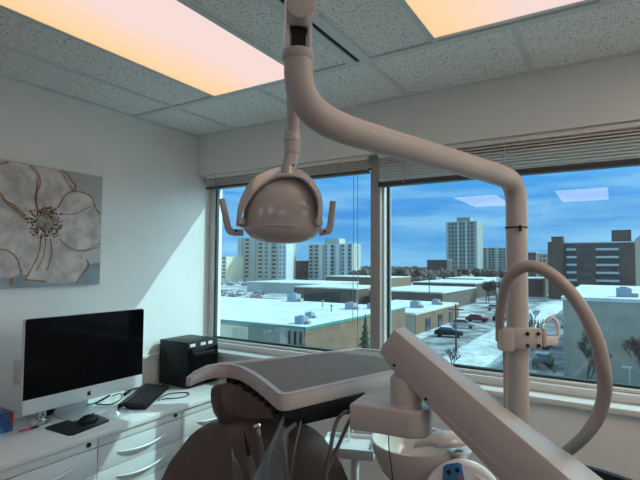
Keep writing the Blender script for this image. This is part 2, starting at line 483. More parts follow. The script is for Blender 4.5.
# ceiling lights
def light_fixture(x0, y0, label, m='panel'):
    x1, y1 = x0 + .565, y0 + 1.215
    t = thing('ceiling_light', ((x0 + x1) / 2, (y0 + y1) / 2, ZC - .012), label, 'ceiling light', 'recessed ceiling lights')
    f = B()
    for a in ((x0 - .012, x0 + .008, y0, y1), (x1 - .008, x1 + .012, y0, y1), (x0 - .012, x1 + .012, y0 - .012, y0 + .008), (x0 - .012, x1 + .012, y1 - .008, y1 + .012)):
        f.box(*a, ZC - .012, ZC - .001)
    f.build('light_frame', M['grid'], t, smooth=False)
    B().box(x0 + .008, x1 - .008, y0 + .008, y1 - .008, ZC - .009, ZC - .002)  .build('diffuser', M[m], t, smooth=False)
    return t
light_fixture(-1.795, .60, 'glowing warm ceiling light panel above the desk, nearer the left wall')
light_fixture(-.585, .57, 'glowing warm ceiling light panel cut by the top edge right of the lamp arm')
light_fixture(-1.795, -2.41, 'ceiling light panel behind the camera on the left, seen reflected in glass', 'panel_rear')
light_fixture(-.585, -2.41, 'ceiling light panel behind the camera on the right, seen reflected in glass', 'panel_rear')

light_fixture(.63, .57, 'added ceiling light panel out of frame to the right, brightening the room', 'panel_added')  # unseen fixture added to light the left wall and upper faces
light_fixture(.63, -2.41, 'added ceiling light panel in the rear right, behind the camera', 'panel_rear')  # another unseen fixture, added for extra room brightness

t = thing('air_diffuser', (-.935, 1.2, ZC - .012), 'long narrow black slot air diffuser in the ceiling between the lights', 'air vent')
B().box(-.990, -.946, .6, 1.83, ZC - .011, ZC - .001).box(-.922, -.880, .6, 1.83, ZC - .011, ZC - .001).build('slot_frame', M['grid'], t, smooth=False)
B().box(-.946, -.922, .6, 1.83, ZC - .004, ZC - .001).build('slot', M['dark'], t, smooth=False)

# blinds
def blind(x0, x1, zb, n, label, cords, rail=.026):
    t = thing('window_blind', ((x0 + x1) / 2, 2.41, zb), label, 'blind', 'raised window blinds')
    B().box(x0, x1, 2.385, 2.435, 2.19, 2.214, bev=.003).build('headrail', M['blind'], t)
    s = B()
    top = 2.186
    for i in range(n):
        z = zb + rail + .009 + (top - zb - rail - .009) * i / max(1, n - 1)
        s.box(x0 + .005, x1 - .005, 2.385, 2.435, z - .0018, z + .0018, xf=Matrix.Translation((0, 2.41, z)) @ Matrix.Rotation(math.radians(26), 4, 'X') @ Matrix.Translation((0, -2.41, -z)))
    s.build('slats', M['blind'], t, smooth=False)
    B().box(x0, x1, 2.383, 2.437, zb, zb + rail, bev=.003).build('bottom_rail', M['rail'], t)
    for x in cords:
        B().tube([(x, 2.382, zb + .01), (x, 2.382, 2.2)], .0022, 6).build('cord', M['cord'], t)
    return t
blind(-2.425, -1.172, 2.118, 5, 'raised slatted blind at the top of the left window', (-2.33, -1.35), .014)
blind(-1.10, 1.09, 2.03, 9, 'raised slatted blind at the top of the right window', (-.95, -.43, .6))
pc = B().tube([(-1.235, 2.40, 2.14), (-1.232, 2.40, 1.55), (-1.233, 2.40, 1.10)], .002, 6).tube([(-1.26, 2.40, 2.14), (-1.262, 2.40, 1.5), (-1.262, 2.40, 1.25)], .002, 6)
tag(pc.build('blind_pull_cord', M['cord']), 'thin pull cord hanging down the left window beside the mullion', 'cord')

# ================================================================== DENTAL LIGHT
DL = thing('dental_light', (-.235, 1.447, 0), 'white dental operating light on a tall post with a curved arm', 'dental light')
pole = B().tube([(-.238, 1.458, 0), (-.236, 1.456, 1.2), (-.233, 1.454, 1.72), (-.233, 1.452, 1.785), (-.236, 1.442, 1.818), (-.244, 1.417, 1.840), (-.262, 1.365, 1.849), (-.30, 1.25, 1.853)], .0295, 24, smooth=5, cap=False)
pole.lathe([(.13, 0), (.13, .02), (.05, .04), (.03, .06)], (-.238, 1.458, 0))
pole.build('post', M['enamel'], DL)
arm = B().tube([(-.30, 1.25, 1.853), (-.347, 1.106, 1.857), (-.393, .967, 1.860), (-.432, .85, 1.864), (-.450, .793, 1.868), (-.463, .755, 1.876), (-.473, .725, 1.890), (-.479, .707, 1.912), (-.481, .700, 1.940), (-.482, .698, 1.985)], [.0295, .0295, .029, .029, .029, .029, .0285, .028, .027, .0265], 24, smooth=5)
arm.build('arm', M['enamel'], DL)
B().lathe([(.0275, 0), (.0292, .003), (.0292, .016), (.0255, .018), (.0235, .014)], (-.482, .698, 1.970)).build('joint_collar', M['enamel'], DL)
kn = B()
kd = Vector((-.26, .31, 0)).normalized(); ks = Vector((kd.y, -kd.x, 0))
# end block of the spring arm, fork plates and pin
ang = math.atan2(kd.y, kd.x)
def KX(o): return Matrix.Translation(o) @ Matrix.Rotation(ang, 4, 'Z')
prof = []
for k in range(9):
    a = math.pi + math.pi * k / 8
    prof.append((.0265 * math.cos(a), .0 + .0265 * math.sin(a) * .8))
prof += [(.0265, .10), (-.0265, .10)]
kn.prism(prof, 'x', -.045, .012, bev=.004, xf=KX((-.482, .698, 2.050)))
kn.build('knuckle', M['enamel_d'], DL)
fk = B()
for s in (-1, 1):
    fk.box(-.018, .018, s * .0205 - .0042, s * .0205 + .0042, -.085, .02, bev=.002, xf=KX((-.490, .708, 2.070)))
fk.build('fork', M['white'], DL)
B().box(-.010, .010, -.013, .013, -.075, -.008, xf=KX((-.484, .701, 2.068))).lathe([(.018, 0), (.018, .006)], (-.484, .701, 2.028)).build('pivot_pin', M['screw'], DL)
sa = B().tube([(-.487, .705, 2.115), (-.54, .775, 2.110), (-.62, .878, 2.075), (-.68, .965, 2.022), (-.703, .998, 1.978), (-.711, 1.008, 1.945)], [.026, .024, .021, .0175, .0165, .0175], 16, smooth=4)
sa.build('spring_arm', M['enamel_d'], DL)
st = B().lathe([(.0195, -.036), (.0215, -.034), (.0215, -.004), (.0235, -.002), (.0235, .003), (.0205, .005), (.0205, .030), (.017, .036)], (-.713, 1.010, 1.925))
st.build('swivel_collar', M['enamel_d'], DL)
sm = B().tube([(-.713, 1.010, 1.90), (-.716, 1.009, 1.875), (-.722, 1.004, 1.848), (-.727, .998, 1.825)], [.0195, .0195, .0185, .017], 16, smooth=3)
sm.build('stem', M['enamel_d'], DL)
# vectors at the lamp: right (image), toward viewer
LR = Vector((.85, .527, 0)); LV = Vector((.527, -.85, 0)); LC = Vector((-.742, 1.008, 1.70))
def LP(r, v, z): return LC + LR * r + LV * v + Vector((0, 0, z))
for (a, dz) in ((-.006, 0), (.006, .002)):
    B().sphere(LC + LR * (.024 + a) + LV * .035 + Vector((0, 0, .152 + dz)), .0028).build('screw', M['screw'], DL)
def helmet(kout=1.0):
    rows = []
    NU, NV = 28, 18
    for i in range(NV + 1):
        ph = -math.pi / 2 + math.pi * i / NV
        row = []
        for j in range(NU + 1):
            th = 2 * math.pi * j / NU
            cz = math.sin(ph); cr_ = math.cos(ph)
            sgn = lambda x, p: math.copysign(abs(x) ** p, x)
            z = (.136 if cz > 0 else .048) * sgn(cz, .85 if cz > 0 else 1.0)
            rr = cr_ ** .80
            x = .104 * rr * sgn(math.cos(th), .9); y = .088 * rr * sgn(math.sin(th), .9)
            x *= 1 - .06 * max(0, cz)
            row.append(LP(x * kout, y * kout + .02 * max(0, z) / .118 * 0, z * kout))
        rows.append(row)
    return rows
hb = B().grid(helmet()); bmesh.ops.remove_doubles(hb.bm, verts=hb.bm.verts, dist=1e-5)
hb.build('lamp_head', M['enamel_d'], DL)
# seam lip around the lower edge
lip = B().tube([LP(.1045 * math.cos(a), .0885 * math.sin(a), -.006) for a in [2 * math.pi * k / 32 for k in range(33)]], .0022, 8, cap=False)
lip.build('rim', M['enamel_d'], DL)
B().lathe([(.0, 0), (.055, 0), (.055, .004), (.0, .004)], LC + LV * -.02 + Vector((0, 0, -.044)), sy=.8).build('lens', M['glass'], DL)
yk = B()
near = [(-.101, .004), (-.099, .030), (-.072, .082), (-.030, .117), (.013, .129), (.061, .121), (.092, .082), (.099, .043), (.093, .006)]
far = [(-.112, -.004), (-.106, .055), (-.076, .112), (-.030, .138), (.010, .145), (.055, .132), (.088, .088), (.097, .046), (.092, .006)]
def crv(pts, n=5):
    pts = [Vector((p[0], p[1], 0)) for p in pts]; q = []
    for i in range(len(pts) - 1):
        p0, p1, p2, p3 = pts[max(i - 1, 0)], pts[i], pts[i + 1], pts[min(i + 2, len(pts) - 1)]
        for k in range(n):
            t = k / n
            q.append(.5 * ((2 * p1) + (-p0 + p2) * t + (2 * p0 - 5 * p1 + 4 * p2 - p3) * t * t + (-p0 + 3 * p1 - 3 * p2 + p3) * t ** 3))
    q.append(pts[-1]); return q
near = [(r * .945, z * .945 - .006) for r, z in near]
far = [(r * 1.03, z * 1.03) for r, z in far]
cn, cfar = crv(near), crv(far)
yr = []
for i in range(len(cn)):
    p, q = cn[i], cfar[i]
    d = (cn[min(i + 1, len(cn) - 1)] - cn[max(i - 1, 0)]).normalized(); o_ = Vector((-d.y, d.x, 0)) * .0085
    yr.append([LP(p.x, .072, p.y), LP(p.x + o_.x * .5, .077, p.y + o_.y * .5), LP(p.x + o_.x, .072, p.y + o_.y), LP(q.x + o_.x, -.005, q.y + o_.y), LP(q.x, -.005, q.y), LP(p.x, .072, p.y)])
yk.grid(yr); yk.poly(yr[0][:5]); yk.poly(yr[-1][:5])
bmesh.ops.remove_doubles(yk.bm, verts=yk.bm.verts, dist=1e-5); bmesh.ops.recalc_face_normals(yk.bm, faces=yk.bm.faces)
yk.sphere(LP(-.101, .050, .004), .013); yk.sphere(LP(.096, .050, .004), .012)
yk.tube([LP(.016, .050, .126), LP(.014, .048, .146)], .016, 12)
yk.build('yoke', M['enamel_d'], DL)
for s in (-1, 1):
    h = B()
    if s < 0: pts = [(-.096, .045, -.022), (-.122, .045, -.021), (-.133, .045, -.014), (-.142, .045, .020), (-.152, .045, .064)]
    else: pts = [(.098, .045, -.020), (.114, .045, -.018), (.124, .045, -.012), (.129, .045, .020), (.133, .045, .060)]
    h.tube([LP(*p) for p in pts], [.0085, .0085, .0088, .0085, .008], 12, smooth=4)
    ho = h.build('handle', M['enamel'], DL)
    B().sphere(LP(s * .112, .055, -.018), .0035).build('screw', M['screw'], ho)
# cable tie on the post, bracket that holds the hose
B().lathe([(.0305, 0), (.0318, .001), (.0318, .004), (.0305, .005)], (-.234, 1.455, 1.705)).box(-.222, -.214, 1.418, 1.427, 1.695, 1.712).build('cable_tie', M['screw'], DL)
bx = LR; by = LV
def PB(r, v, z): return Vector((-.236, 1.456, 0)) + LR * r + LV * v + Vector((0, 0, z))
def rotbox(b, c, hx, hy, hz, bev=.004):
    xf = Matrix.Translation(c) @ Matrix.Rotation(math.atan2(LR.y, LR.x), 4, 'Z')
    return b.box(-hx, hx, -hy, hy, -hz, hz, bev=bev, xf=xf)
bk = B()
rotbox(bk, PB(.006, .026, 1.396), .046, .018, .028)
rotbox(bk, PB(-.045, .030, 1.392), .018, .020, .030)
rotbox(bk, PB(.064, .020, 1.398), .006, .014, .026)
bk.lathe([(.034, -.026), (.034, .026)], (-.236, 1.456, 1.396))
bko = bk.build('hose_bracket', M['enamel'], DL)
for (r, z) in ((.010, 1.411), (.010, 1.378), (.040, 1.411), (.040, 1.378)):
    c = PB(r, .046 if r < .05 else .036, z)
    B().sphere(c, .0055).build('screw', M['screw'], bko)
hk = B()
rotbox(hk, PB(.084, .02, 1.388), .020, .010, .012)
hk.tube([PB(.096, .02, 1.39), PB(.105, .02, 1.40), PB(.106, .02, 1.43), PB(.094, .02, 1.452), PB(.080, .02, 1.448), PB(.074, .02, 1.436)], .0055, 10, smooth=4)
hk.build('hanger_hook', M['white'], DL)
B().tube([PB(-.048, .03, 1.37), PB(-.047, .03, 1.2), PB(-.045, .03, .6), PB(-.045, .03, .05)], .0055, 8, smooth=4).build('thin_tube', M['bighose'], DL)

# looping suction hose
hs = [(-.275, 1.414, 1.385), (-.274, 1.412, 1.42), (-.268, 1.385, 1.462), (-.254, 1.345, 1.508), (-.235, 1.318, 1.558), (-.212, 1.306, 1.585), (-.178, 1.303, 1.598), (-.138, 1.305, 1.583), (-.096, 1.31, 1.542), (-.061, 1.311, 1.488), (-.035, 1.32, 1.418), (-0.023, 1.332, 1.346), (-0.024, 1.37, 1.283), (-0.04, 1.435, 1.212), (-0.067, 1.517, 1.142), (-0.108, 1.613, 1.066), (-0.163, 1.702, 0.986), (-0.253, 1.77, 0.88), (-0.3, 1.8, 0.72), (-0.36, 1.8, 0.55)]
hb = B().tube(hs, ([.0125, .0125, .0130, .0135, .014, .0145, .0152, .0158, .016, .0163] + [.0165] * 20)[:len(hs)], 16, smooth=5)
tag(hb.build('suction_hose', M['bighose']), 'thick beige hose looping from the post bracket down behind the big arm', 'hose')

# ================================================================== DELIVERY UNIT
DU = thing('dental_delivery_unit', (.42, 1.335, 0), 'dental instrument tray carried by a thick sloping balance arm', 'dental unit')
Y0, Y1 = 1.30, 1.372
sl_ = -.7087
ap = [(-.548, 1.409), (.46, 1.409 + sl_ * 1.008), (.46, 1.255 + sl_ * .967 - .012), (-.507, 1.255), (-.553, 1.290), (-.594, 1.338), (-.590, 1.352)]
def top_z(x): return 1.409 + sl_ * (x + .548)
ap = [(-.548, 1.409)] + [(x, top_z(x)) for x in (-.27, -.20, -.10, .46)] + [(x, top_z(x) - .140 - .014) for x in (.46, -.10, -.20, -.27)] + [(-.507, 1.255), (-.553, 1.290), (-.594, 1.338), (-.590, 1.352)]
ab = B().prism(ap, 'y', Y0, Y1, bev=.003, seg=2)
def arm_y(x):
    k = [(-.6, 1.380), (-.548, 1.383), (-.27, 1.411), (-.20, 1.420), (-.10, 1.456), (.46, 1.53)]
    for (a, ya), (c, yc) in zip(k[:-1], k[1:]):
        if a <= x <= c: return ya + (yc - ya) * (x - a) / (c - a)
    return k[-1][1]
for v in ab.bm.verts:
    if v.co.y > (Y0 + Y1) / 2: v.co.y += arm_y(v.co.x) - Y1
ab.build('balance_arm', M['enamel'], DU)
# cover seam along the arm's lower edge
B().prism([(-.40, 1.188), (.45, 1.188 + sl_ * .85), (.45, 1.182 + sl_ * .85), (-.40, 1.182)], 'y', Y0 - .0008, Y0 + .002).build('seam', M['enamel'], DU, smooth=False)
B().lathe([(.0045, 0), (.0045, .003), (0, .003)], (0, 0, 0), 10, xf=Matrix.Translation((-.547, Y0 - .0005, 1.306)) @ Matrix.Rotation(math.pi / 2, 4, 'X')).build('screw', M['screw'], DU)
B().lathe([(.0045, 0), (.0045, .003), (0, .003)], (0, 0, 0), 10, xf=Matrix.Translation((-.452, Y0 - .0005, 1.224)) @ Matrix.Rotation(math.pi / 2, 4, 'X')).build('screw', M['screw'], DU)
B().lathe([(.075, .0), (.075, .60), (.06, .64), (.06, .76)], (.42, 1.336, 0)).lathe([(.22, 0), (.22, .03)], (.42, 1.336, 0)).build('column', M['enamel'], DU)
JC = (-.528, 1.345)
B().lathe([(.040, 1.268), (.034, 1.272), (.034, 1.300)], (JC[0], JC[1], 0)).build('joint_neck', M['enamel'], DU)
B().lathe([(.050, 1.185), (.050, 1.188), (.0475, 1.191), (.0475, 1.262), (.044, 1.270), (.036, 1.272), (.0, 1.272)], (JC[0], JC[1], 0), 32).build('joint_collar', M['enamel'], DU)
# stadium bracket from joint to tray
bd = Vector((-.80, -.10 + .0)).normalized() if False else Vector((-.97, -.10, 0)).normalized()
bn = Vector((-bd.y, bd.x, 0))
sp = []
for k in range(13):
    a = -math.pi / 2 + math.pi * k / 12
    p = Vector((JC[0] + .012, JC[1], 0)) - bd * (.062 * math.cos(a)) + bn * (.062 * math.sin(a)); sp.append((p.x, p.y))
for s in (1, -1):
    p = Vector((JC[0], JC[1], 0)) + bd * .155 + bn * (.062 * s); sp.append((p.x, p.y))
B().prism(sp, 'z', 1.108, 1.185, bev=.007, seg=3).build('bracket', M['enamel'], DU)

# tray
front = [(-.823, 1.121), (-.838, 1.123), (-.897, 1.165), (-.985, 1.226), (-1.077, 1.284), (-1.163, 1.328), (-1.222, 1.337), (-1.252, 1.315), (-1.262, 1.275), (-1.254, 1.215), (-1.240, 1.165)]
back = [(-1.256, 1.160), (-1.276, 1.215), (-1.284, 1.285), (-1.270, 1.345), (-1.235, 1.385), (-1.00, 1.875), (-.975, 1.908), (-.93, 1.925), (-.86, 1.92), (-.66, 1.805), (-.625, 1.77), (-.618, 1.73), (-.800, 1.145), (-.812, 1.126)]
def droop(b):
    for v in b.bm.verts:
        d = max(0, min(1, (1.315 - v.co.y) / .15)) if v.co.x < -1.2 else 0
        top = v.co.z > 1.2
        v.co.z -= (.018 * d * d if top else .004 * d * d)
        if not top and v.co.x < -1.2: v.co.z += .006 * d
    return b
body = B().prism(front + back, 'z', 1.174, 1.2165, bev=.003)
droop(body)
TR = body.build('tray', M['enamel'], DU)
# raised lip round the tray
lipb = B()
per = front + back
n = len(per)
def inset(i, w_):
    p0, p1, p2 = Vector(per[i - 1]), Vector(per[i]), Vector(per[(i + 1) % n])
    d1 = (p1 - p0).normalized(); d2 = (p2 - p1).normalized()
    nn = Vector((-(d1.y + d2.y), d1.x + d2.x)); nn.normalize()
    return p1 - nn * w_
area = sum(per[i][0] * per[(i + 1) % n][1] - per[(i + 1) % n][0] * per[i][1] for i in range(n))
sg = -1 if area > 0 else 1
W = .017
rows = [[], [], [], []]
for i in range(n + 1):
    k = i % n
    wing = 8 <= k <= 13
    wv = .008 if wing else W
    o_ = Vector(per[k]); i_ = inset(k, wv * sg)
    dz = 0
    if wing:
        d = max(0, min(1, (1.315 - o_.y) / .15)); dz = .018 * d * d
    rows[0].append((o_.x, o_.y, 1.2155 - dz)); rows[1].append((o_.x, o_.y, 1.2235 - dz)); rows[2].append((i_.x, i_.y, 1.2235 - dz)); rows[3].append((i_.x, i_.y, 1.2155 - dz))
lipb.grid(rows).build('lip', M['enamel'], TR)
mt = [(-.842, 1.146), (-.98, 1.247), (-1.075, 1.305), (-1.16, 1.350), (-1.215, 1.372), (-.985, 1.872), (-.93, 1.905), (-.865, 1.90), (-.675, 1.79), (-.643, 1.745), (-.812, 1.150)]
B().prism(mt, 'z', 1.2160, 1.2180).build('tray_liner', M['tray_mat'], TR, smooth=False)

# black control box + handpiece holder row
cbx = [(-.818, 1.140), (-.700, 1.43), (-.80, 1.47), (-.93, 1.215)]
B().prism(cbx, 'z', 1.118, 1.175, bev=.005).build('control_box', M['black'], DU)
hr = [(-.86, 1.165), (-1.06, 1.300), (-1.16, 1.345), (-1.215, 1.36), (-1.19, 1.43), (-.93, 1.30)]
hro = B().prism(hr, 'z', 1.135, 1.175, bev=.004).build('holder_bar', M['black'], DU)
hp = [(-.885, 1.175), (-.945, 1.214), (-1.0, 1.252), (-1.055, 1.285), (-1.11, 1.314)]
for (x, y) in hp:
    B().lathe([(.010, 0), (.015, .006), (.015, .020), (.011, .026), (.008, .03)], (x, y, 1.146), 12, xf=Matrix.Rotation(math.radians(18), 4, 'Y')).build('instrument_holder', M['black'], hro)
tg = B().box(-1.235, -1.185, 1.335, 1.375, 1.150, 1.172, bev=.003)
tg.build('holder_end_cap', M['black'], hro)
for pts, r in (([(-.831, 1.15, 1.15), (-.824, 1.10, 1.11), (-.816, 1.055, 1.06), (-.807, 1.044, .986), (-.80, 1.05, .85), (-.75, 1.2, .7)], .0055),
               ([(-.80, 1.16, 1.13), (-.765, 1.06, 1.135), (-.729, 1.014, 1.105), (-.721, 1.025, 1.016), (-.70, 1.10, .85), (-.68, 1.3, .7)], .006),
               ([(-.735, 1.36, 1.13), (-.727, 1.28, 1.12), (-.722, 1.232, 1.049), (-.736, 1.233, .93), (-.71, 1.3, .8), (-.65, 1.4, .7)], .006),
               ([(-.72, 1.42, 1.13), (-.708, 1.35, 1.125), (-.72, 1.285, 1.055), (-.757, 1.244, .92), (-.74, 1.3, .8), (-.68, 1.4, .7)], .006),
               ([(-.80, 1.19, 1.13), (-.745, 1.09, 1.12), (-.728, 1.05, 1.09), (-.728, 1.045, 1.006), (-.71, 1.1, .86), (-.66, 1.25, .7)], .0035)):
    B().tube(pts, r, 10, smooth=5).build('hose', M['hose'], DU)
cw = B().tube([(-.575, 1.325, 1.112), (-.572, 1.318, 1.06), (-.562, 1.32, .98), (-.55, 1.33, .80), (-.50, 1.34, .7)], .0018, 6, smooth=4)
cw.build('thin_cable', M['cable'], DU)

# clear sleeve hanging by the control box
sv = B(); rows = []
for i in range(12):
    f = i / 11
    c = Vector((-.748, 1.035, 1.168)).lerp(Vector((-.80, 1.0, .96)), f)
    w_ = .010 + .042 * f ** .8
    row = []
    for j in range(25):
        a = 2 * math.pi * j / 24
        wob = 1 + .22 * math.sin(5 * a + 4 * f) * f + .12 * math.sin(9 * a - 6 * f)
        row.append(c + LR * (math.cos(a) * w_ * wob) + LV * (math.sin(a) * w_ * .35 * wob))
    rows.append(row)
sv.grid(rows)
tag(sv.build('plastic_sleeve', M['sleeve']), 'crumpled clear plastic sleeve hanging below the instrument tray', 'plastic sleeve')

# ================================================================== instrument holder with three instruments
IH = thing('instrument_rest', (-.86, 1.06, .93), 'low bar holding three dental instruments in front of the chair back', 'instrument holder')
B().box(-.93, -.80, 1.02, 1.06, .935, .965, bev=.006, xf=Matrix.Identity(4)).build('rest_bar', M['enamel'], IH)
B().tube([(-.80, 1.04, .95), (-.70, 1.20, .88), (-.62, 1.42, .76), (-.60, 1.555, .70)], .014, 10, smooth=4).build('rest_arm', M['enamel'], IH)
def instrument(name, p0, p1, prof, m, label, tipm, tprof, tname):
    p0, p1 = Vector(p0), Vector(p1)
    d = (p1 - p0); L = d.length; q = d.to_track_quat('Z', 'Y').to_matrix().to_4x4()
    t = thing(name, p0, label, 'dental instrument')
    B().lathe([(r, z * L) for r, z in prof], p0, 14, xf=q).build('body', m, t)
    B().lathe([(r, z * L) for r, z in tprof], p0, 12, xf=q).build(tname, tipm, t)
    return t
instrument('scaler_handpiece', (-.838, 1.036, .965), (-.872, 1.018, 1.141), [(.008, 0), (.0095, .3), (.010, .5), (.0065, .56), (.006, .62)], M['hose'], 'grey dental handpiece with a pointed black tip standing before the chair back', M['black'], [(.0055, .62), (.005, .78), (.0022, .9), (.001, 1.0)], 'tip')
i2 = instrument('turbine_handpiece', (-.815, 1.056, .965), (-.839, 1.038, 1.150), [(.008, 0), (.009, .4), (.007, .7), (.0055, .9)], M['hose'], 'grey dental handpiece with a small round chrome head', M['chrome'], [(.0055, .88), (.006, .95), (.0, .97)], 'neck')
B().lathe([(.0, -.006), (.0065, -.006), (.007, 0), (.0065, .009), (.0, .010)], (-.840, 1.034, 1.152), 12, xf=Matrix.Rotation(math.radians(70), 4, 'Y')).build('head', M['chrome'], i2)
instrument('air_water_syringe', (-.892, 1.034, .962), (-.906, 1.008, 1.085), [(.010, 0), (.012, .3), (.011, .6), (.006, .75)], M['hose'], 'short grey syringe handpiece with a thin steel nozzle, leftmost in the instrument rest', M['steel'], [(.003, .74), (.0022, .9), (.0015, 1.0)], 'nozzle')

# ================================================================== DENTAL CHAIR
CF = LV.copy(); CRt = LR.copy()
cc = Vector((-1.105, 1.352, 0))
CH = thing('dental_chair', (-.95, 1.10, 0), 'brown padded dental chair with its back raised behind the tray', 'dental chair')
def CP(r, v, z): return cc + CRt * r + CF * v + Vector((0, 0, z))
hw = [(.46, .29), (.55, .335), (.66, .35), (.75, .35), (.82, .337), (.88, .31), (.93, .272), (.965, .245), (.99, .215), (1.01, .175), (1.022, .13), (1.03, .07), (1.032, 0)]
def cushion(b, outline, th, v_of_z, bulge=.02, steps=6):
    """padded shell: outline (z, halfwidth) rows; front bulges, edge rolls over"""
    front, backr = [], []
    N = 14
    for (z, h) in outline:
        rf, rb = [], []
        for j in range(N + 1):
            u = -1 + 2 * j / N
            edge = (1 - abs(u) ** 4)
            zz = outline[-1][0]
            tf = min(1, max(0, (zz - z) / .05)) ** .5
            k = edge * tf
            rf.append(CP(u * h, v_of_z(z) + (th * .5 + bulge * (1 - u * u)) * max(k, .0), z))
            rb.append(CP(u * h, v_of_z(z) - th * .5 * max(k, .0), z))
        front.append(rf); backr.append(rb)
    b.grid(front); b.grid(backr)
    bmesh.ops.remove_doubles(b.bm, verts=b.bm.verts, dist=1e-4)
    bmesh.ops.recalc_face_normals(b.bm, faces=b.bm.faces)
    return b
fine = []
for i in range(len(hw) - 1):
    for k in range(3):
        t = k / 3
        fine.append((hw[i][0] * (1 - t) + hw[i + 1][0] * t, hw[i][1] * (1 - t) + hw[i + 1][1] * t))
fine.append(hw[-1])
cushion(B(), fine, .11, lambda z: -.05 + (1.03 - z) * .22, .025).build('backrest', M['leather'], CH, angle=60)
hh = [(1.0, .0), (1.002, .07), (1.008, .115), (1.02, .145), (1.045, .162), (1.08, .172), (1.11, .175), (1.135, .172), (1.15, .155), (1.156, .12), (1.158, .0)]
fo, bo = [], []
for (z, h) in hh:
    rf, rb = [], []
    for j in range(17):
        u = -1 + 2 * j / 16
        e_ = max(0, 1 - abs(u) ** 4)
        tz = max(0, min(1, min((z - 1.0) / .02, (1.158 - z) / .012)))
        rf.append(CP(u * h, -.05 + .045 * e_ ** .5 * tz ** .5 - .028 * (1 - u * u) * tz, z)); rb.append(CP(u * h, -.05 - .05 * e_ ** .5 * tz ** .5, z))
    fo.append(rf); bo.append(rb)
hrb = B().grid(fo).grid(bo); bmesh.ops.remove_doubles(hrb.bm, verts=hrb.bm.verts, dist=1e-4); bmesh.ops.recalc_face_normals(hrb.bm, faces=hrb.bm.faces)
HR = hrb.build('headrest', M['leather'], CH, angle=60)
pd = []
for z, h in ((1.035, .06), (1.045, .095), (1.07, .118), (1.10, .128), (1.13, .128), (1.145, .11)):
    row = []
    for j in range(13):
        u = -1 + 2 * j / 12
        row.append(CP(u * h, -.05 + .049 - .029 * (1 - (u * h / .17) ** 2) + .010 * (1 - u ** 4) - .006, z))
    pd.append(row)
B().grid(pd).build('headrest_pad', M['leather2'], HR)
B().tube([CP(0, -.07, .80), CP(0, -.085, 1.05)], .02, 10).build('headrest_post', M['steel'], CH)
seat = B(); rows = []
sm_ = [(0.02, .30), (.10, .31), (.30, .31), (.55, .29), (.72, .26), (.78, .22)]
topg, botg = [], []
for v, h in sm_:
    tr_, br_ = [], []
    for j in range(13):
        u = -1 + 2 * j / 12; e_ = (1 - abs(u) ** 4) ** .5
        tz = 1 if .05 < v < .75 else 0
        tr_.append(CP(u * h, v + .05, .47 + .05 * e_ * tz)); br_.append(CP(u * h, v + .05, .47 - .05 * e_ * tz))
    topg.append(tr_); botg.append(br_)
seat.grid(topg).grid(botg); bmesh.ops.remove_doubles(seat.bm, verts=seat.bm.verts, dist=1e-4)
seat.build('seat', M['leather'], CH, angle=60)
cb = cc + CF * .35
B().lathe([(.24, 0), (.24, .04), (.12, .07), (.10, .10), (.10, .42), (.16, .44)], cb).build('base', M['enamel'], CH)

# ================================================================== SPITTOON, control panel, side tray
SP = thing('spittoon', (-.62, 1.69, 0), 'white ceramic spittoon bowl with a cup filler on the unit', 'spittoon')
SC_ = (-.622, 1.662, 0)
B().lathe([(.05, .815), (.085, .825), (.125, .868), (.148, .925), (.158, .962), (.157, .968), (.150, .968), (.140, .930), (.112, .875), (.06, .845), (.0, .840)], SC_, 40).build('bowl', M['china'], SP)
B().box(-.74, -.50, 1.56, 1.80, .0, .78, bev=.03, seg=4).lathe([(.07, .76), (.06, .83)], SC_).build('cabinet', M['enamel'], SP)
lf = [(-.588, 1.557, .982), (-.553, 1.577, 1.008), (-.509, 1.603, 1.032), (-.474, 1.624, 1.036), (-.440, 1.645, 1.018), (-.425, 1.655, .992), (-.455, 1.636, .996), (-.500, 1.608, 1.002), (-.555, 1.576, .992)]
cu_ = B()
top = [(-.600, -.0), (-.56, .030), (-.51, .055), (-.46, .060), (-.42, .045), (-.40, .010), (-.42, -.030), (-.46, -.048), (-.51, -.045), (-.56, -.025)]
rws = []
ctr = Vector((-.500, 1.612, 1.0))
for i, (k, dz) in enumerate(((1.0, -.002), (1.04, .006), (.96, .016), (.7, .028), (.35, .034), (.02, .036))):
    row = []
    for j in range(25):
        a = 2 * math.pi * j / 24
        rx_ = .085 if math.cos(a) > 0 else .100
        pr_ = .050 * (1 if math.cos(a) > -.3 else max(.10, 1 + math.cos(a) * .9))
        drop = -.022 * max(0, -math.cos(a)) ** 2 * k
        row.append(ctr + LR * (rx_ * k * math.cos(a)) + LV * (pr_ * k * math.sin(a)) + Vector((0, 0, dz + drop)))
    rws.append(row)
cu_.grid(rws).build('filler_hood', M['china'], SP)
B().lathe([(.030, .90), (.026, .93), (.030, .955), (.045, .972), (.046, .978), (.040, .979), (.018, .968), (.016, .962), (0, .962)], (-.458, 1.640, 0), 24).lathe([(.028, .80), (.030, .905)], (-.458, 1.640, 0)).build('cup_rest', M['china'], SP)
B().lathe([(.012, .9665), (.012, .9695), (0, .9695)], (-.458, 1.640, 0), 16).build('drain_hole', M['screw'], SP)

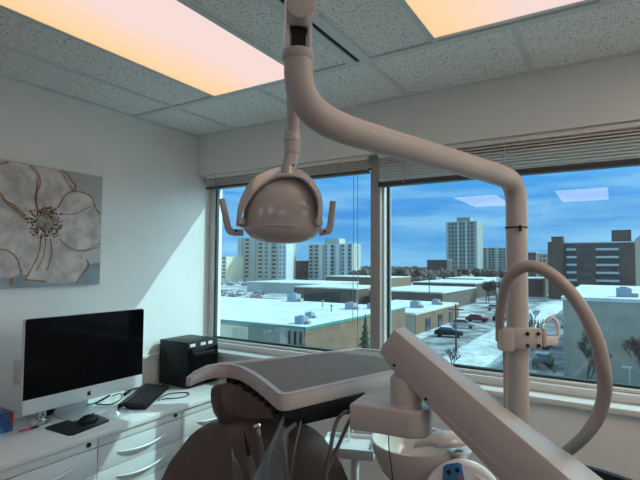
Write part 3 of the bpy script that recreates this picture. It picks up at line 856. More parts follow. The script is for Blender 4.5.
CPn = thing('control_panel', (-.422, 1.549, .76), 'rounded white control panel with a blue keypad in front of the spittoon', 'control panel')
tilt = Matrix.Translation((-.418, 1.556, .836)) @ Matrix.Rotation(math.atan2(LR.y, LR.x), 4, 'Z') @ Matrix.Rotation(math.radians(72), 4, 'X')
B().lathe([(.0, -.03), (.112, -.03), (.130, -.018), (.135, 0), (.131, .010), (.120, .014), (.112, .0125), (.0, .0125)], (0, 0, 0), 40, xf=tilt).build('housing', M['white'], CPn)
kp = B().prism([(-.072, .02), (-.060, .112), (-.048, .119), (-.010, .124), (.0, .118), (.012, .02), (.004, -.03), (-.068, -.03)], 'z', .0125, .0165, bev=.001, xf=tilt)
kpo = kp.build('keypad', M['blue'], CPn)
for (x, y, m) in ((-.044, .096, 'black'), (-.016, .102, 'black'), (-.038, .070, 'green'), (-.010, .076, 'red'), (-.040, .036, 'black'), (-.010, .040, 'black')):
    B().lathe([(.0078, .0165), (.0078, .0185), (.0, .0190)], (0, 0, 0), 12, xf=tilt @ Matrix.Translation((x, y, 0))).build('button', M[m], kpo)
B().tube([(-.422, 1.565, .76), (-.44, 1.60, .72), (-.50, 1.62, .66)], .016, 10, smooth=3).build('stalk', M['enamel'], CPn)
tr = tilt @ Matrix.Translation((.055, .078, .013))
B().box(-.016, .016, -.003, .003, 0, .003, bev=.001, xf=tr @ Matrix.Rotation(math.radians(-32), 4, 'Z')).box(.012, .036, -.014, -.008, 0, .003, bev=.001, xf=tr @ Matrix.Rotation(math.radians(-32), 4, 'Z')).build('slot_marks', M['china'], CPn)

ST = thing('side_tray_stand', (-.945, 1.78, 0), 'small white side tray with a gooseneck spout beside the spittoon', 'side tray')
txf = Matrix.Translation((-.945, 1.77, .838)) @ Matrix.Rotation(math.radians(20), 4, 'Z')
B().box(-.105, .105, -.085, .085, 0, .012, bev=.004, xf=txf).build('tray_top', M['white'], ST)
rm = B()
for a in ((-.108, .108, -.09, -.080), (-.108, .108, .080, .09), (-.108, -.098, -.09, .09), (.098, .108, -.09, .09)):
    rm.box(*a, -.012, .028, bev=.003, xf=txf)
rm.build('tray_rim', M['white'], ST)
B().tube([(-.93, 1.79, 0), (-.93, 1.79, .838)], .018, 12).lathe([(.14, 0), (.14, .02), (.03, .03)], (-.93, 1.79, 0)).build('stand_post', M['white'], ST)
B().tube([(-.962, 1.80, .85), (-.962, 1.80, .905), (-.958, 1.797, .922), (-.945, 1.79, .926), (-.937, 1.785, .915), (-.937, 1.785, .900)], .0045, 10, smooth=5).build('spout', M['chrome'], ST)

# stool at the right
SL = thing('dental_stool', (.12, 1.98, 0), 'black padded stool with a curved back behind the big arm', 'stool')
B().lathe([(.0, .50), (.17, .50), (.19, .52), (.19, .56), (.17, .585), (.0, .59)], (.12, 1.98, 0), 28).build('seat', M['black'], SL)
bb = B()
arc = []
for j in range(15):
    f = j / 14
    arc.append((-.115 + .40 * f, 1.90 - .10 * math.sin(math.pi * f), .905 + .018 * math.sin(math.pi * min(1, f * 1.6)) - .06 * max(0, f - .6)))
def padrow(dv, dz):
    return [(x + dv * (f_ - .5) * -.2, y + dv, z + dz) for (x, y, z), f_ in zip(arc, [k / 14 for k in range(15)])]
bb.grid([padrow(0, -.012), padrow(.008, -.002), padrow(.02, 0), padrow(.032, -.002), padrow(.04, -.012), padrow(.04, -.15), padrow(.032, -.162), padrow(.008, -.162), padrow(0, -.15), padrow(0, -.012)])
bb.poly([padrow(d, z_)[0] for d, z_ in ((0, -.012), (.02, 0), (.04, -.012), (.04, -.15), (0, -.15))]); bb.poly([padrow(d, z_)[-1] for d, z_ in ((0, -.012), (.02, 0), (.04, -.012), (.04, -.15), (0, -.15))])
bmesh.ops.remove_doubles(bb.bm, verts=bb.bm.verts, dist=1e-4); bmesh.ops.recalc_face_normals(bb.bm, faces=bb.bm.faces)
bb.build('back_pad', M['black'], SL)
B().tube([(.12, 1.98, .50), (.09, 1.80, .54), (.085, 1.815, .78)], .012, 8, smooth=3).build('back_support', M['steel'], SL)
sb = B().tube([(.12, 1.98, .06), (.12, 1.98, .50)], .025, 12)
for k in range(5):
    a = 2 * math.pi * k / 5
    sb.tube([(.12, 1.98, .08), (.12 + .25 * math.cos(a), 1.98 + .25 * math.sin(a), .045)], .016, 8)
    sb.sphere((.12 + .25 * math.cos(a), 1.98 + .25 * math.sin(a), .028), .028, u=10, v=8)
sb.build('base', M['black'], SL)

# ================================================================== DESK UNITS
CT = .835; FX = -2.0
tag(B().box(XL + .003, -1.985, .60, 2.355, CT - .03, CT, bev=.004).build('countertop', M['counter']), 'glossy white countertop running along the left wall', 'countertop')
def cabinet(y0, y1, label, lock=True):
    t = thing('drawer_cabinet', ((XL + FX) / 2, (y0 + y1) / 2, 0), label, 'cabinet', 'white drawer cabinets under the countertop')
    bd_ = B().box(XL + .004, FX - .018, y0 + .001, y1 - .001, .07, CT - .031)
    bd_.box(XL + .03, FX - .06, y0 + .02, y1 - .02, 0, .07)
    bd_.build('body', M['cab'], t, smooth=False)
    rl = B().box(FX - .018, FX, y0 + .002, y1 - .002, .764, CT - .031, bev=.0015).build('top_rail', M['cab'], t)
    if lock:
        B().lathe([(.0105, 0), (.0105, .004), (.008, .006), (0, .006)], (0, 0, 0), 16, xf=Matrix.Translation((FX, y1 - .045, .787)) @ Matrix.Rotation(math.pi / 2, 4, 'Y')).build('lock', M['screw'], rl)
    zs = [.760, .648, .536, .424, .30, .075]
    for a, c in zip(zs[1:], zs[:-1]):
        d = B().box(FX - .018, FX, y0 + .002, y1 - .002, a + .0025, c - .0005, bev=.0015).build('drawer', M['cab'], t)
        ym = (y0 + y1) / 2; hz = a + (c - a) * .58 if c > .3 else c - .05
        pts = []
        for k in range(11):
            u = -1 + 2 * k / 10
            pts.append((FX + .003 + .024 * (1 - u * u), ym + .143 * u, hz - .012 * (1 - u * u) + .004 * u))
        B().tube(pts, [.003 + .004 * (1 - (-1 + 2 * k / 10) ** 2) for k in range(11)], 10, smooth=2).build('handle', M['alu'], d)
    return t
cabinet(.84, 1.331, 'leftmost white drawer cabinet under the mouse pad end of the counter')
cabinet(1.331, 1.822, 'middle white drawer cabinet with sunlit drawers below the keyboard')
cabinet(1.822, 2.345, 'white drawer cabinet nearest the window, partly behind the chair', lock=False)

# monitor
MO = thing('desktop_computer', (-2.3, 1.41, CT), 'large silver all-in-one computer with a black screen on the counter', 'computer')
mx0, mx1 = -2.222, -2.200
my0, my1, mz0, mz1 = 1.098, 1.716, .926, 1.347
def rrect(y0, y1, z0, z1, r, lo=True):
    pts = []
    for (cy, cz, a0) in ((y1 - r, z1 - r, 0), (y0 + r, z1 - r, 90), (y0 + r, z0 + r, 180), (y1 - r, z0 + r, 270)):
        for k in range(5):
            a = math.radians(a0 + 90 * k / 4); pts.append((cy + r * math.cos(a), cz + r * math.sin(a)))
    return pts
B().prism(rrect(my0, my1, mz0, mz1, .012), 'x', mx0, mx1, bev=.002).lathe([(0, 0), (.16, 0), (.10, .02), (0, .028)], (0, 0, 0), 24, xf=Matrix.Translation((mx0, 1.41, 1.14)) @ Matrix.Rotation(-math.pi / 2, 4, 'Y')).build('case', M['alu'], MO)
scp = []
for (cy, cz, a0, r) in ((my1 - .012, mz1 - .012, 0, .011), (my0 + .012, mz1 - .012, 90, .011)):
    for k in range(5):
        a = math.radians(a0 + 90 * k / 4); scp.append((cy + r * math.cos(a), cz + r * math.sin(a)))
scp += [(my0 + .001, .992), (my1 - .001, .992)]
B().prism(scp, 'x', mx1 - .002, mx1 + .0015).build('screen', M['blackgloss'], MO, smooth=False)
ly, lz = 1.408, .958
ap = []
R_ = .0115
for k in range(28):
    a = 2 * math.pi * k / 28
    y = R_ * .92 * math.cos(a); z = R_ * math.sin(a)
    if a < math.pi: z *= .92 - .16 * math.exp(-(y / .003) ** 2)
    else: z *= 1.0 - .14 * math.exp(-(y / .0025) ** 2)
    if y > .006: y = .0105 - max(0, (.0062 - abs(z - .001)) * .85)
    ap.append((ly + y, lz + z - .001))
lg = B().prism(ap, 'x', mx1 - .001, mx1 + .0008)
lg.prism([(ly - .0005, lz + .0105), (ly + .001, lz + .0145), (ly + .0048, lz + .0165), (ly + .0042, lz + .0125)], 'x', mx1 - .001, mx1 + .0008)
lg.build('logo', M['black'], MO, smooth=False)
sd_ = B()
sd_.box(-2.405, -2.21, 1.335, 1.525, CT, CT + .007, bev=.003)
sd_.prism([(-2.405, CT), (-2.385, CT), (-2.262, 1.12), (-2.225, 1.16), (-2.232, 1.18), (-2.275, 1.14)], 'y', 1.345, 1.515, bev=.003)
sd_.build('stand', M['alu'], MO)

# keyboard
kx = Matrix.Translation((-2.273, 1.815, CT)) @ Matrix.Rotation(math.radians(-31), 4, 'Z')
ang_k = math.atan2(2.03 - 1.648, -2.33 + 2.076)
# length axis runs from near right corner (-2.076,1.648) toward (-2.33,2.03)
ux = Vector((-2.33 + 2.076, 2.03 - 1.648, 0)).normalized(); uy = Vector((-uy_ if False else -ux.y, ux.x, 0)) if False else Vector((-ux.y, ux.x, 0))
kc = Vector((-2.076, 1.648, CT)) + ux * .215 + uy * .075
kx = Matrix(((ux.x, uy.x, 0, kc.x), (ux.y, uy.y, 0, kc.y), (0, 0, 1, kc.z), (0, 0, 0, 1)))
KB = thing('keyboard', kc, 'black computer keyboard lying in front of the black tower', 'keyboard')
B().prism([(-.215, 0), (.215, 0), (.215, .024), (.20, .028), (-.20, .018), (-.215, .014)] and [(-.072, 0), (.072, 0), (.072, .028), (.062, .030), (-.066, .014), (-.072, .010)], 'x', -.215, .215, bev=.002, xf=kx).build('case', M['black'], KB)
kk = B()
for r_ in range(5):
    for c_ in range(15):
        x = -.200 + c_ * .0268; y = -.054 + r_ * .0235
        z = .014 + (y + .066) / .128 * .016
        kk.box(x, x + .0225, y - .0095, y + .0095, z, z + .007, bev=.0022, seg=1, xf=kx)
ko = kk.build('keys', M['key'], KB); ko['kind'] = 'stuff'

# mouse pad, mouse
mp_ = [(-2.228, 1.215), (-2.052, 1.222), (-2.038, 1.238), (-2.072, 1.432), (-2.088, 1.446), (-2.245, 1.468), (-2.262, 1.455), (-2.242, 1.228)]
tag(B().prism(mp_, 'z', CT, CT + .004, bev=.001).build('mouse_pad', M['black']), 'thin black mouse pad at the front edge of the counter', 'mouse pad')
ms = B().sphere((-2.150, 1.375, CT + .006), .030, .052, .030, 20, 12)
for v in ms.bm.verts:
    if v.co.z < CT + .0045: v.co.z = CT + .0045
mo = thing('computer_mouse', (-2.15, 1.375, CT + .0045), 'black computer mouse resting on the black mouse pad', 'mouse')
ms.build('shell', M['black'], mo)
B().box(-2.152, -2.148, 1.395, 1.41, CT + .031, CT + .036, bev=.001).build('scroll_wheel', M['screw'], mo)

# black tower
TW = thing('computer_tower', (-2.33, 2.175, CT), 'small black computer tower at the window end of the counter', 'computer tower')
B().box(-2.46, -2.205, 2.045, 2.30, CT + .004, 1.113, bev=.004).build('case', M['black'], TW)
tf = B().box(-2.208, -2.198, 2.048, 2.297, CT + .006, 1.075, bev=.002)
tf.build('front_panel', M['blackgloss'], TW)
B().box(-2.206, -2.190, 2.09, 2.26, 1.028, 1.046, bev=.003).build('drive_slot', M['black'], TW)
for (a, c) in ((2.062, 2.105), (2.150, 2.192), (2.215, 2.25)):
    B().box(-2.2065, -2.2035, a, c, 1.084, 1.102).build('sticker', M['white'], TW, smooth=False)
for z in (.90, .96, 1.02):
    pass
B().box(-2.40, -2.26, 2.0435, 2.046, .88, 1.06, bev=.001).build('side_panel', M['black'], TW)
for (x, y) in ((-2.44, 2.07), (-2.23, 2.07), (-2.44, 2.275), (-2.23, 2.275)):
    B().lathe([(.012, 0), (.012, .006)], (x, y, CT), 10).build('foot', M['black'], TW)

# outlet, raceway
OU = thing('wall_outlet', (XL, 1.232, 1.0), 'white double wall outlet beside the monitor', 'outlet')
B().box(XL, XL + .006, 1.198, 1.272, 1.0, 1.118, bev=.003).build('plate', M['sock'], OU)
for z in (1.035, 1.083):
    s_ = B().box(XL + .005, XL + .0085, 1.217, 1.253, z - .016, z + .016, bev=.003).build('socket', M['white'], OU)
    B().box(XL + .008, XL + .009, 1.226, 1.229, z - .006, z + .008).box(XL + .008, XL + .009, 1.241, 1.244, z - .006, z + .006).build('slots', M['dark'], s_, smooth=False)
tag(B().box(XL, XL + .022, 1.45, 2.36, 1.005, 1.025, bev=.003).build('cable_raceway', M['white']), 'white cable raceway on the wall behind the monitor and tower', 'cable cover')

# small silver gadget, dark block, box, pen, wrapper, cables
SG = thing('silver_desk_gadget', (-2.325, 1.243, CT), 'small silver round-footed gadget under the left edge of the monitor', 'gadget')
B().lathe([(.0, 0), (.048, 0), (.050, .006), (.040, .016), (.018, .024), (.0, .024)], (-2.325, 1.243, CT), 24).build('foot', M['chrome'], SG)
B().lathe([(.018, .0), (.022, .01), (.022, .05), (.016, .058), (0, .058)], (-2.328, 1.248, CT + .022), 20).build('body', M['steel'], SG)
tag(B().box(-2.47, -2.40, 1.31, 1.39, CT, CT + .075, bev=.004).build('power_adapter', M['black']), 'black power adapter block behind the silver gadget', 'adapter')
BX = thing('printed_box', (-2.385, 1.06, CT), 'small blue printed box at the left edge of the counter', 'box')
B().box(-2.445, -2.325, .985, 1.125, CT, CT + .085, bev=.002).build('carton', M['bluebox'], BX)
B().box(-2.446, -2.3235, 1.117, 1.1255, CT + .080, CT + .0855).box(-2.3255, -2.3235, 1.112, 1.124, CT + .03, CT + .08).build('red_band', M['red'], BX, smooth=False)
PN = thing('pen', (-2.28, 1.165, CT), 'red and dark pen lying beside the blue box', 'pen')
B().tube([(-2.279, 1.128, CT + .005), (-2.276, 1.175, CT + .005)], .005, 8).build('barrel', M['red'], PN)
B().tube([(-2.276, 1.175, CT + .005), (-2.274, 1.205, CT + .005), (-2.273, 1.213, CT + .005)], [.0055, .0055, .001], 8).build('cap', M['black'], PN)
wr = B()
rws = []
for i in range(9):
    row = []
    for j in range(9):
        row.append((-2.175 + i * .012 + random.uniform(-.003, .003), 1.455 + j * .018 + random.uniform(-.004, .004), CT + .002 + random.uniform(0, .022) * (1 if 0 < i < 8 and 0 < j < 8 else 0)))
    rws.append(row)
wr.grid(rws)
tag(wr.build('plastic_wrapper', M['wrap'], smooth=False), 'crumpled clear plastic wrapper on the counter below the monitor', 'wrapper')
def cable(pts, r, m, label, name='cable'):
    tag(B().tube(pts, r, 8, smooth=6).build(name, M[m]), label, 'cable')
z = CT + .0035
cable([(-2.155, 1.81, z), (-2.13, 1.83, z + .004), (-2.10, 1.88, z), (-2.09, 1.94, z), (-2.13, 1.985, z), (-2.18, 1.96, z), (-2.20, 1.90, z + .003), (-2.18, 1.83, z + .004), (-2.15, 1.79, z)], .003, 'cable', 'thin black cable loop on the counter right of the keyboard')
cable([(-2.41, 1.50, z), (-2.35, 1.54, CT + .02), (-2.33, 1.60, CT + .045), (-2.37, 1.64, CT + .03), (-2.40, 1.60, z), (-2.36, 1.55, CT + .012), (-2.31, 1.60, z), (-2.30, 1.66, CT + .02), (-2.36, 1.70, CT + .03), (-2.42, 1.69, CT + .01)], .003, 'cable', 'tangled dark cable under the right half of the monitor')
cable([(-2.46, 1.36, z), (-2.43, 1.40, CT + .03), (-2.42, 1.45, CT + .05), (-2.43, 1.50, CT + .03), (-2.415, 1.54, z), (-2.42, 1.60, z)], .0035, 'wcable', 'white cable curling behind the monitor stand')
PL = thing('usb_plug', (-2.41, 1.80, CT), 'black cable plug lying on the counter between monitor and keyboard', 'plug')
B().tube([(-2.395, 1.75, CT + .009), (-2.425, 1.80, CT + .010), (-2.435, 1.82, CT + .010)], [.009, .009, .005], 10).build('plug_body', M['black'], PL)
B().tube([(-2.435, 1.82, CT + .010), (-2.452, 1.86, CT + .012), (-2.462, 1.885, CT + .004)], .003, 8, smooth=3).build('lead', M['cable'], PL)

# ================================================================== PAINTING
PT = thing('flower_painting', (XL, 1.17, 1.475), 'unframed canvas of a large pale flower with gold outlines', 'painting')
B().box(XL + .001, XL + .030, .735, 1.618, 1.476, 2.085, bev=.002).build('canvas', M['canvas'], PT)
fx = XL + .0302
def pol(pts, off): return [(fx + off, y, z) for (y, z) in pts]
def cr_curve(pts, n=6):
    pts = [Vector((p[0], p[1], 0)) for p in pts]; q = []
    for i in range(len(pts) - 1):
        p0, p1, p2, p3 = pts[max(i - 1, 0)], pts[i], pts[i + 1], pts[min(i + 2, len(pts) - 1)]
        for k in range(n):
            t = k / n
            v = .5 * ((2 * p1) + (-p0 + p2) * t + (2 * p0 - 5 * p1 + 4 * p2 - p3) * t * t + (-p0 + 3 * p1 - 3 * p2 + p3) * t ** 3)
            q.append((v.x, v.y))
    q.append((pts[-1].x, pts[-1].y)); return q
low = B()
low.poly(pol([(.737, 1.478), (1.616, 1.478), (1.616, 1.60), (1.45, 1.57), (1.2, 1.56), (.9, 1.60), (.737, 1.62)], .0002))
low.build('background_wash', M['canvas_b'], PT, smooth=False)
pet = [
 ([(1.30, 1.80), (1.262, 1.872), (1.251, 1.926), (1.273, 1.992), (1.259, 2.046), (1.235, 2.078), (1.30, 2.083), (1.377, 2.082), (1.411, 2.071), (1.429, 2.04), (1.456, 2.019), (1.457, 1.985), (1.398, 1.944), (1.36, 1.88)], 'petal2'),
 ([(1.30, 1.80), (1.262, 1.872), (1.251, 1.926), (1.273, 1.992), (1.259, 2.046), (1.22, 2.078), (1.05, 2.083), (.93, 2.06), (.95, 1.97), (1.05, 1.93), (1.113, 1.893), (1.20, 1.83)], 'petal'),
 ([(1.30, 1.80), (1.367, 1.883), (1.398, 1.944), (1.448, 1.981), (1.51, 1.979), (1.557, 1.955), (1.577, 1.905), (1.607, 1.872), (1.61, 1.78), (1.60, 1.70), (1.53, 1.667), (1.45, 1.673), (1.381, 1.72)], 'petal'),
 ([(1.30, 1.80), (1.39, 1.712), (1.468, 1.66), (1.53, 1.655), (1.545, 1.60), (1.511, 1.538), (1.482, 1.495), (1.36, 1.49), (1.218, 1.512), (1.25, 1.63)], 'petal2'),
 ([(1.30, 1.80), (1.215, 1.805), (1.12, 1.85), (1.00, 1.86), (.88, 1.80), (.86, 1.70), (.95, 1.62), (1.05, 1.60), (1.101, 1.657), (1.20, 1.543), (1.25, 1.53), (1.28, 1.66)], 'petal'),
 ([(1.10, 1.66), (1.142, 1.648), (1.179, 1.611), (1.20, 1.543), (1.15, 1.52), (1.06, 1.53), (1.0, 1.59), (1.05, 1.64)], 'petal2')]
pb = B()
for k, (p, m) in enumerate(pet):
    pb.mi = 0 if m == 'petal' else 1
    pb.poly(pol(p, .0006 + k * .0003))
pb.build('petals', [M['petal'], M['petal2']], PT, smooth=False)
gl = B()
for c, r in (([(1.22, 2.078), (1.259, 2.046), (1.273, 1.992), (1.251, 1.926), (1.262, 1.872)], .0028), ([(1.377, 2.082), (1.411, 2.071), (1.429, 2.04), (1.456, 2.019), (1.457, 1.985)], .0032),
          ([(1.367, 2.078), (1.39, 2.06), (1.405, 2.03), (1.43, 2.005), (1.45, 1.975)], .002),
          ([(1.367, 1.883), (1.398, 1.944), (1.448, 1.981), (1.51, 1.979), (1.557, 1.955), (1.577, 1.905), (1.607, 1.872)], .003), ([(1.393, 1.852), (1.461, 1.859), (1.549, 1.91)], .0018),
          ([(1.381, 1.72), (1.45, 1.673), (1.53, 1.667), (1.612, 1.708)], .0022), ([(1.39, 1.712), (1.468, 1.656), (1.609, 1.683)], .0018), ([(1.05, 1.935), (1.092, 1.921), (1.113, 1.893), (1.148, 1.875), (1.207, 1.827)], .0036),
          ([(1.03, 1.64), (1.101, 1.657), (1.142, 1.648), (1.179, 1.611), (1.20, 1.543)], .003), ([(1.333, 1.717), (1.343, 1.645), (1.323, 1.557)], .0028), ([(1.286, 1.715), (1.274, 1.628), (1.218, 1.512)], .003),
          ([(1.482, 1.488), (1.511, 1.538), (1.551, 1.572), (1.532, 1.615)], .0034), ([(1.218, 1.512), (1.26, 1.508), (1.32, 1.50)], .003), ([(1.04, 2.05), (1.086, 2.062), (1.12, 2.078)], .003), ([(1.12, 1.879), (1.178, 1.84), (1.215, 1.805)], .003),
          ([(1.31, 1.71), (1.30, 1.62), (1.27, 1.56)], .002), ([(1.161, 1.521), (1.16, 1.48)], .006)):
    gl.tube([(fx + .0028, y, z) for y, z in cr_curve(c, 5)], r * 1.25, 6, flat=((1, 0, 0), .4))
gl.build('gold_outlines', M['gold'], PT)
rs = random.Random(3)
sm2 = B()
for k in range(150):
    a = rs.uniform(0, 2 * math.pi); r = rs.uniform(.035, .078) if k < 110 else rs.uniform(.07, .095)
    y, z = 1.306 + r * math.cos(a) * 1.05, 1.803 + r * math.sin(a) * .95
    sm2.sphere((fx + .0035, y, z), rs.uniform(.003, .0065), u=6, v=4)
    if k % 3 == 0: sm2.tube([(fx + .003, y, z), (fx + .003, 1.306 + (y - 1.306) * .55, 1.803 + (z - 1.803) * .55)], .0014, 4)
so2 = sm2.build('stamens', M['stamen'], PT); so2['kind'] = 'stuff'
sm3 = B().lathe([(0, .004), (.036, .003), (.044, 0)], (0, 0, 0), 20, xf=Matrix.Translation((fx + .0015, 1.308, 1.806)) @ Matrix.Rotation(math.pi / 2, 4, 'Y'))
for k in range(60):
    a = rs.uniform(0, 2 * math.pi); r = .045 * rs.random() ** .5
    sm3.sphere((fx + .005, 1.308 + r * math.cos(a), 1.806 + r * math.sin(a)), .004, u=6, v=4)
so3 = sm3.build('flower_centre', M['pistil'], PT)

# ================================================================== OUTDOORS
GZ = -10.0
struct(B().box(-900, 900, 3.2, 2600, GZ - .5, GZ), 'ground', M['ground'], 'snowy ground of the city blocks outside', 'ground')
struct(B().box(-11.5, -5.5, 20, 600, GZ, GZ + .03), 'road', M['asphalt'], 'grey slushy street running away from the window', 'road')
struct(B().box(-25.5, -18.5, 58, 150, GZ, GZ + .03), 'parking_lot', M['asphalt'], 'dark wet parking lot beside the low shops', 'parking lot')
tag(B().grid([[(x + random.uniform(-.4, .4), y, GZ + .02 + (.5 * math.sin(math.pi * i / 5) + random.uniform(-.1, .15) if 0 < i < 5 else 0)) for i, x in enumerate((-18.3, -17, -15.6, -14.2, -12.8, -11.6))] for y in range(25, 172, 4)]).build('snow_bank', M['snow']), 'white ploughed snow bank between parking lot and street', 'snow', kind='stuff')

def building(name, label, x0, x1, y0, y1, z1, m, roofm=None, win=None, cat='building', pent=None, wc='win', side=None, cop=None):
    t = thing(name, ((x0 + x1) / 2, (y0 + y1) / 2, GZ), label, cat)
    B().box(x0, x1, y0, y1, GZ, z1).build('walls', m, t, smooth=False)
    rf = B().box(x0 - .15, x1 + .15, y0 - .15, y1 + .15, z1, z1 + .35).build('roof', roofm or M['snowroof'], t, smooth=False)
    if cop:
        B().box(x0 - .2, x1 + .2, y0 - .22, y0 - .12, z1 + .05, z1 + .3).box(x1 + .12, x1 + .22, y0 - .22, y1, z1 + .05, z1 + .3).build('coping', cop, rf, smooth=False)
    if pent:
        B().box(*pent).build('penthouse', m, t, smooth=False)
    me = None
    if win:
        nx, nz, fw, fh, zlo = win
        for i in range(nx):
            for k in range(nz):
                cx = x0 + (i + .5) * (x1 - x0) / nx; cz = zlo + (k + .5) * (z1 - zlo) / nz
                ww_ = (x1 - x0) / nx * fw / 2; wh = (z1 - zlo) / nz * fh / 2
                B().box(cx - ww_, cx + ww_, y0 - .12, y0 + .1, cz - wh, cz + wh).build('window', M[wc], t, smooth=False)
    return t
# --- near shop block with the big snowy roof
SB = building('shop_block', 'low brick shop block with a wide snow-covered flat roof', -90, -26.2, 39.5, 66, -5.0, M['greywall'], cop=M['coping'])
B().box(-26.2, -26.05, 39.4, 66, GZ, -5.05).build('side_wall', M['brick'], SB, smooth=False)
B().box(-60, -33.4, 39.38, 39.5, GZ, -5.2).build('cream_front', M['cream'], SB, smooth=False)
for x in (-26.6, -27.3, -28.0): B().box(x, x + .15, 39.2, 39.4, GZ, -5.2).build('downpipe', M['screw'], SB, smooth=False)
def hvac(x, y, z, s, label, name='rooftop_unit'):
    t = thing(name, (x, y, z), label, 'rooftop unit', 'rooftop air units')
    B().box(x - s * .6, x + s * .6, y - s * .5, y + s * .5, z, z + s * .8, bev=.03 * s).build('cabinet', M['hvac'], t, smooth=False)
    B().lathe([(s * .35, 0), (s * .35, s * .12), (s * .1, s * .14), (0, s * .14)], (x, y, z + s * .8), 14).build('fan_cowl', M['hvac'], t)
    B().box(x + s * .6, x + s * 1.1, y - s * .25, y + s * .25, z, z + s * .35).build('duct', M['greywall'], t, smooth=False)
    return t
rz = -4.65
hvac(-27.7, 41.2, rz, .95, 'blue grey rooftop unit nearest the corner of the snowy roof')
hvac(-29.9, 46.2, rz, .75, 'smaller rooftop unit just behind the corner one')
hvac(-45.0, 64.6, rz, 1.5, 'rooftop unit far back on the big snowy roof')
hvac(-31.0, 58.3, rz, 1.1, 'rooftop unit beside the right edge of the snowy roof, left of its neighbour')
hvac(-29.0, 60.8, rz, .9, 'rooftop unit beside the right roof edge, close to the mullion')
for i, (x, y) in enumerate(((-33, 64), (-36, 59), (-31, 53))):
    tag(B().tube([(x, y, rz), (x, y, rz + .8)], .09, 8).lathe([(.2, .75), (.2, .95)], (x, y, rz), 10).build('roof_vent', M['greywall']), ('thin roof vent at the back of the big snowy roof', 'thin roof vent in the middle of the big snowy roof', 'thin roof vent near the right edge of the big snowy roof')[i], 'roof vent')
# --- further low shops
LS = building('low_shop', 'tan brick shop with a snowy roof right of the mullion', -42, -28.0, 75.3, 101, -6.8, M['greywall'])
B().box(-28.0, -27.85, 75.3, 101, GZ, -6.85).build('side_wall', M['brick'], LS, smooth=False)
for y in (80, 87, 94): B().box(-27.85, -27.7, y, y + 2.4, GZ, -7.8).build('shop_window', M['win'], LS, smooth=False)
hvac(-31.5, 85, -6.45, 1.4, 'rooftop unit on the tan brick shop roof')
hvac(-30.5, 94, -6.45, 1.2, 'rooftop unit at the back of the tan brick shop roof')
building('low_shop', 'dark walled low shop behind the tan brick shop', -56, -36, 116, 150, -5.6, M['brown'])
building('low_shop', 'long low store with snow roof farther up the street', -62, -40, 165, 200, -5.0, M['brown'])
building('low_shop', 'white fronted store at the far end of the shops', -70, -52, 230, 260, -5.2, M['whitewall'])
building('warehouse', 'dark low warehouse behind the right half of the big snowy roof', -78, -58, 112, 132, -5.2, M['brown'])
building('warehouse', 'pale low warehouse with snowy roof below the left towers', -128, -92, 150, 180, -6.2, M['concrete'])
building('warehouse', 'brick strip mall with white roof beyond the warehouses', -118, -84, 196, 220, -4.6, M['brick'])
# --- grey building under the right window
GB = building('grey_block', 'grey concrete block with a snowy roof behind the bare trees', -4.5, 24, 55.5, 92, -2.0, M['greywall'])
hvac(.95, 59.2, -1.65, 1.15, 'big grey unit on the roof of the grey concrete block')
for i, x in enumerate((6.0, 11.0)):
    B().box(x, x + .3, 55.3, 55.5, GZ, -2).build('pilaster', M['concrete'], GB, smooth=False)
# --- towers
T1 = building('apartment_tower', 'wide beige apartment block behind the lamp, left of its white neighbour', -210, -177, 236, 256, 18, M['beige'], win=(6, 10, .5, .5, -8))
for x in (-207, -196, -183):
    B().box(x - 1.6, x + 1.6, 235.2, 236, GZ, 18).build('balcony_strip', M['concrete'], T1, smooth=False)
building('apartment_tower', 'narrow bright white slab attached to the beige block', -176.5, -170.5, 236, 244, 18, M['whitewall'], win=(2, 10, .25, .4, -8))
building('apartment_block', 'lower tan apartment block at the left window edge', -222, -203, 218, 234, 5.5, M['cream'], win=(5, 6, .55, .45, -8))
T2 = building('apartment_tower', 'white and blue apartment tower in the left window, right of the lamp', -171, -138.5, 262, 274, 14, M['concrete'], win=(8, 9, .5, .5, -8), pent=(-160, -149, 264, 272, 14, 18))
for x in (-161, -155, -148.5, -142.5):
    B().box(x - 1.3, x + 1.3, 261.0, 262, GZ, 14).build('balcony_strip', M['whitewall'], T2, smooth=False)
building('dark_block', 'dark brown low block between the two pale towers', -184, -172, 266, 284, 3.4, M['brown'], win=(5, 3, .5, .5, -6))
T3 = building('apartment_tower', 'tallest pale apartment tower standing alone right of the mullion', -181, -142, 603, 630, 56, M['far_concrete'], win=(8, 12, .5, .5, -4), pent=(-169, -152, 606, 620, 56, 62))
for x in (-180, -166, -156, -143.5):
    B().box(x - 1.5, x + 1.5, 601, 603, GZ, 56).build('pier', M['far_pier'], T3, smooth=False)
T4 = building('apartment_tower', 'lower pale tower right of the tallest tower', -150, -108, 650, 675, 24, M['far_concrete'], win=(9, 8, .6, .5, -4))
for x in (-141, -129, -117):
    B().box(x - 1.5, x + 1.5, 649, 650, GZ, 24).build('pier', M['far_pier'], T4, smooth=False)
building('office_block', 'dark flat office block left of the tallest tower', -172, -150, 500, 520, 6.5, M['dbrown'], win=(6, 3, .6, .4, -4))
building('distant_block', 'small brown block just right of the post', -50, -40.4, 320, 338, 9.5, M['brown'], win=(4, 5, .5, .5, -5))
building('distant_block', 'small pale block left of the brown apartments', -42.3, -32, 345, 365, 9, M['beige'], win=(4, 5, .5, .5, -5))
AB = building('brown_apartments', 'dark brown apartment house with white balconies in the right window', -14.3, 22, 183, 205, 9.2, M['brown'], pent=(-.1, 5.4, 184, 194, 9.2, 13.4))
B().box(-19.2, -18.0, 182.6, 190, GZ, 9.8).box(-18.0, -14.3, 182.2, 190, GZ, 11.6).build('stair_shaft', M['brown'], AB, smooth=False)
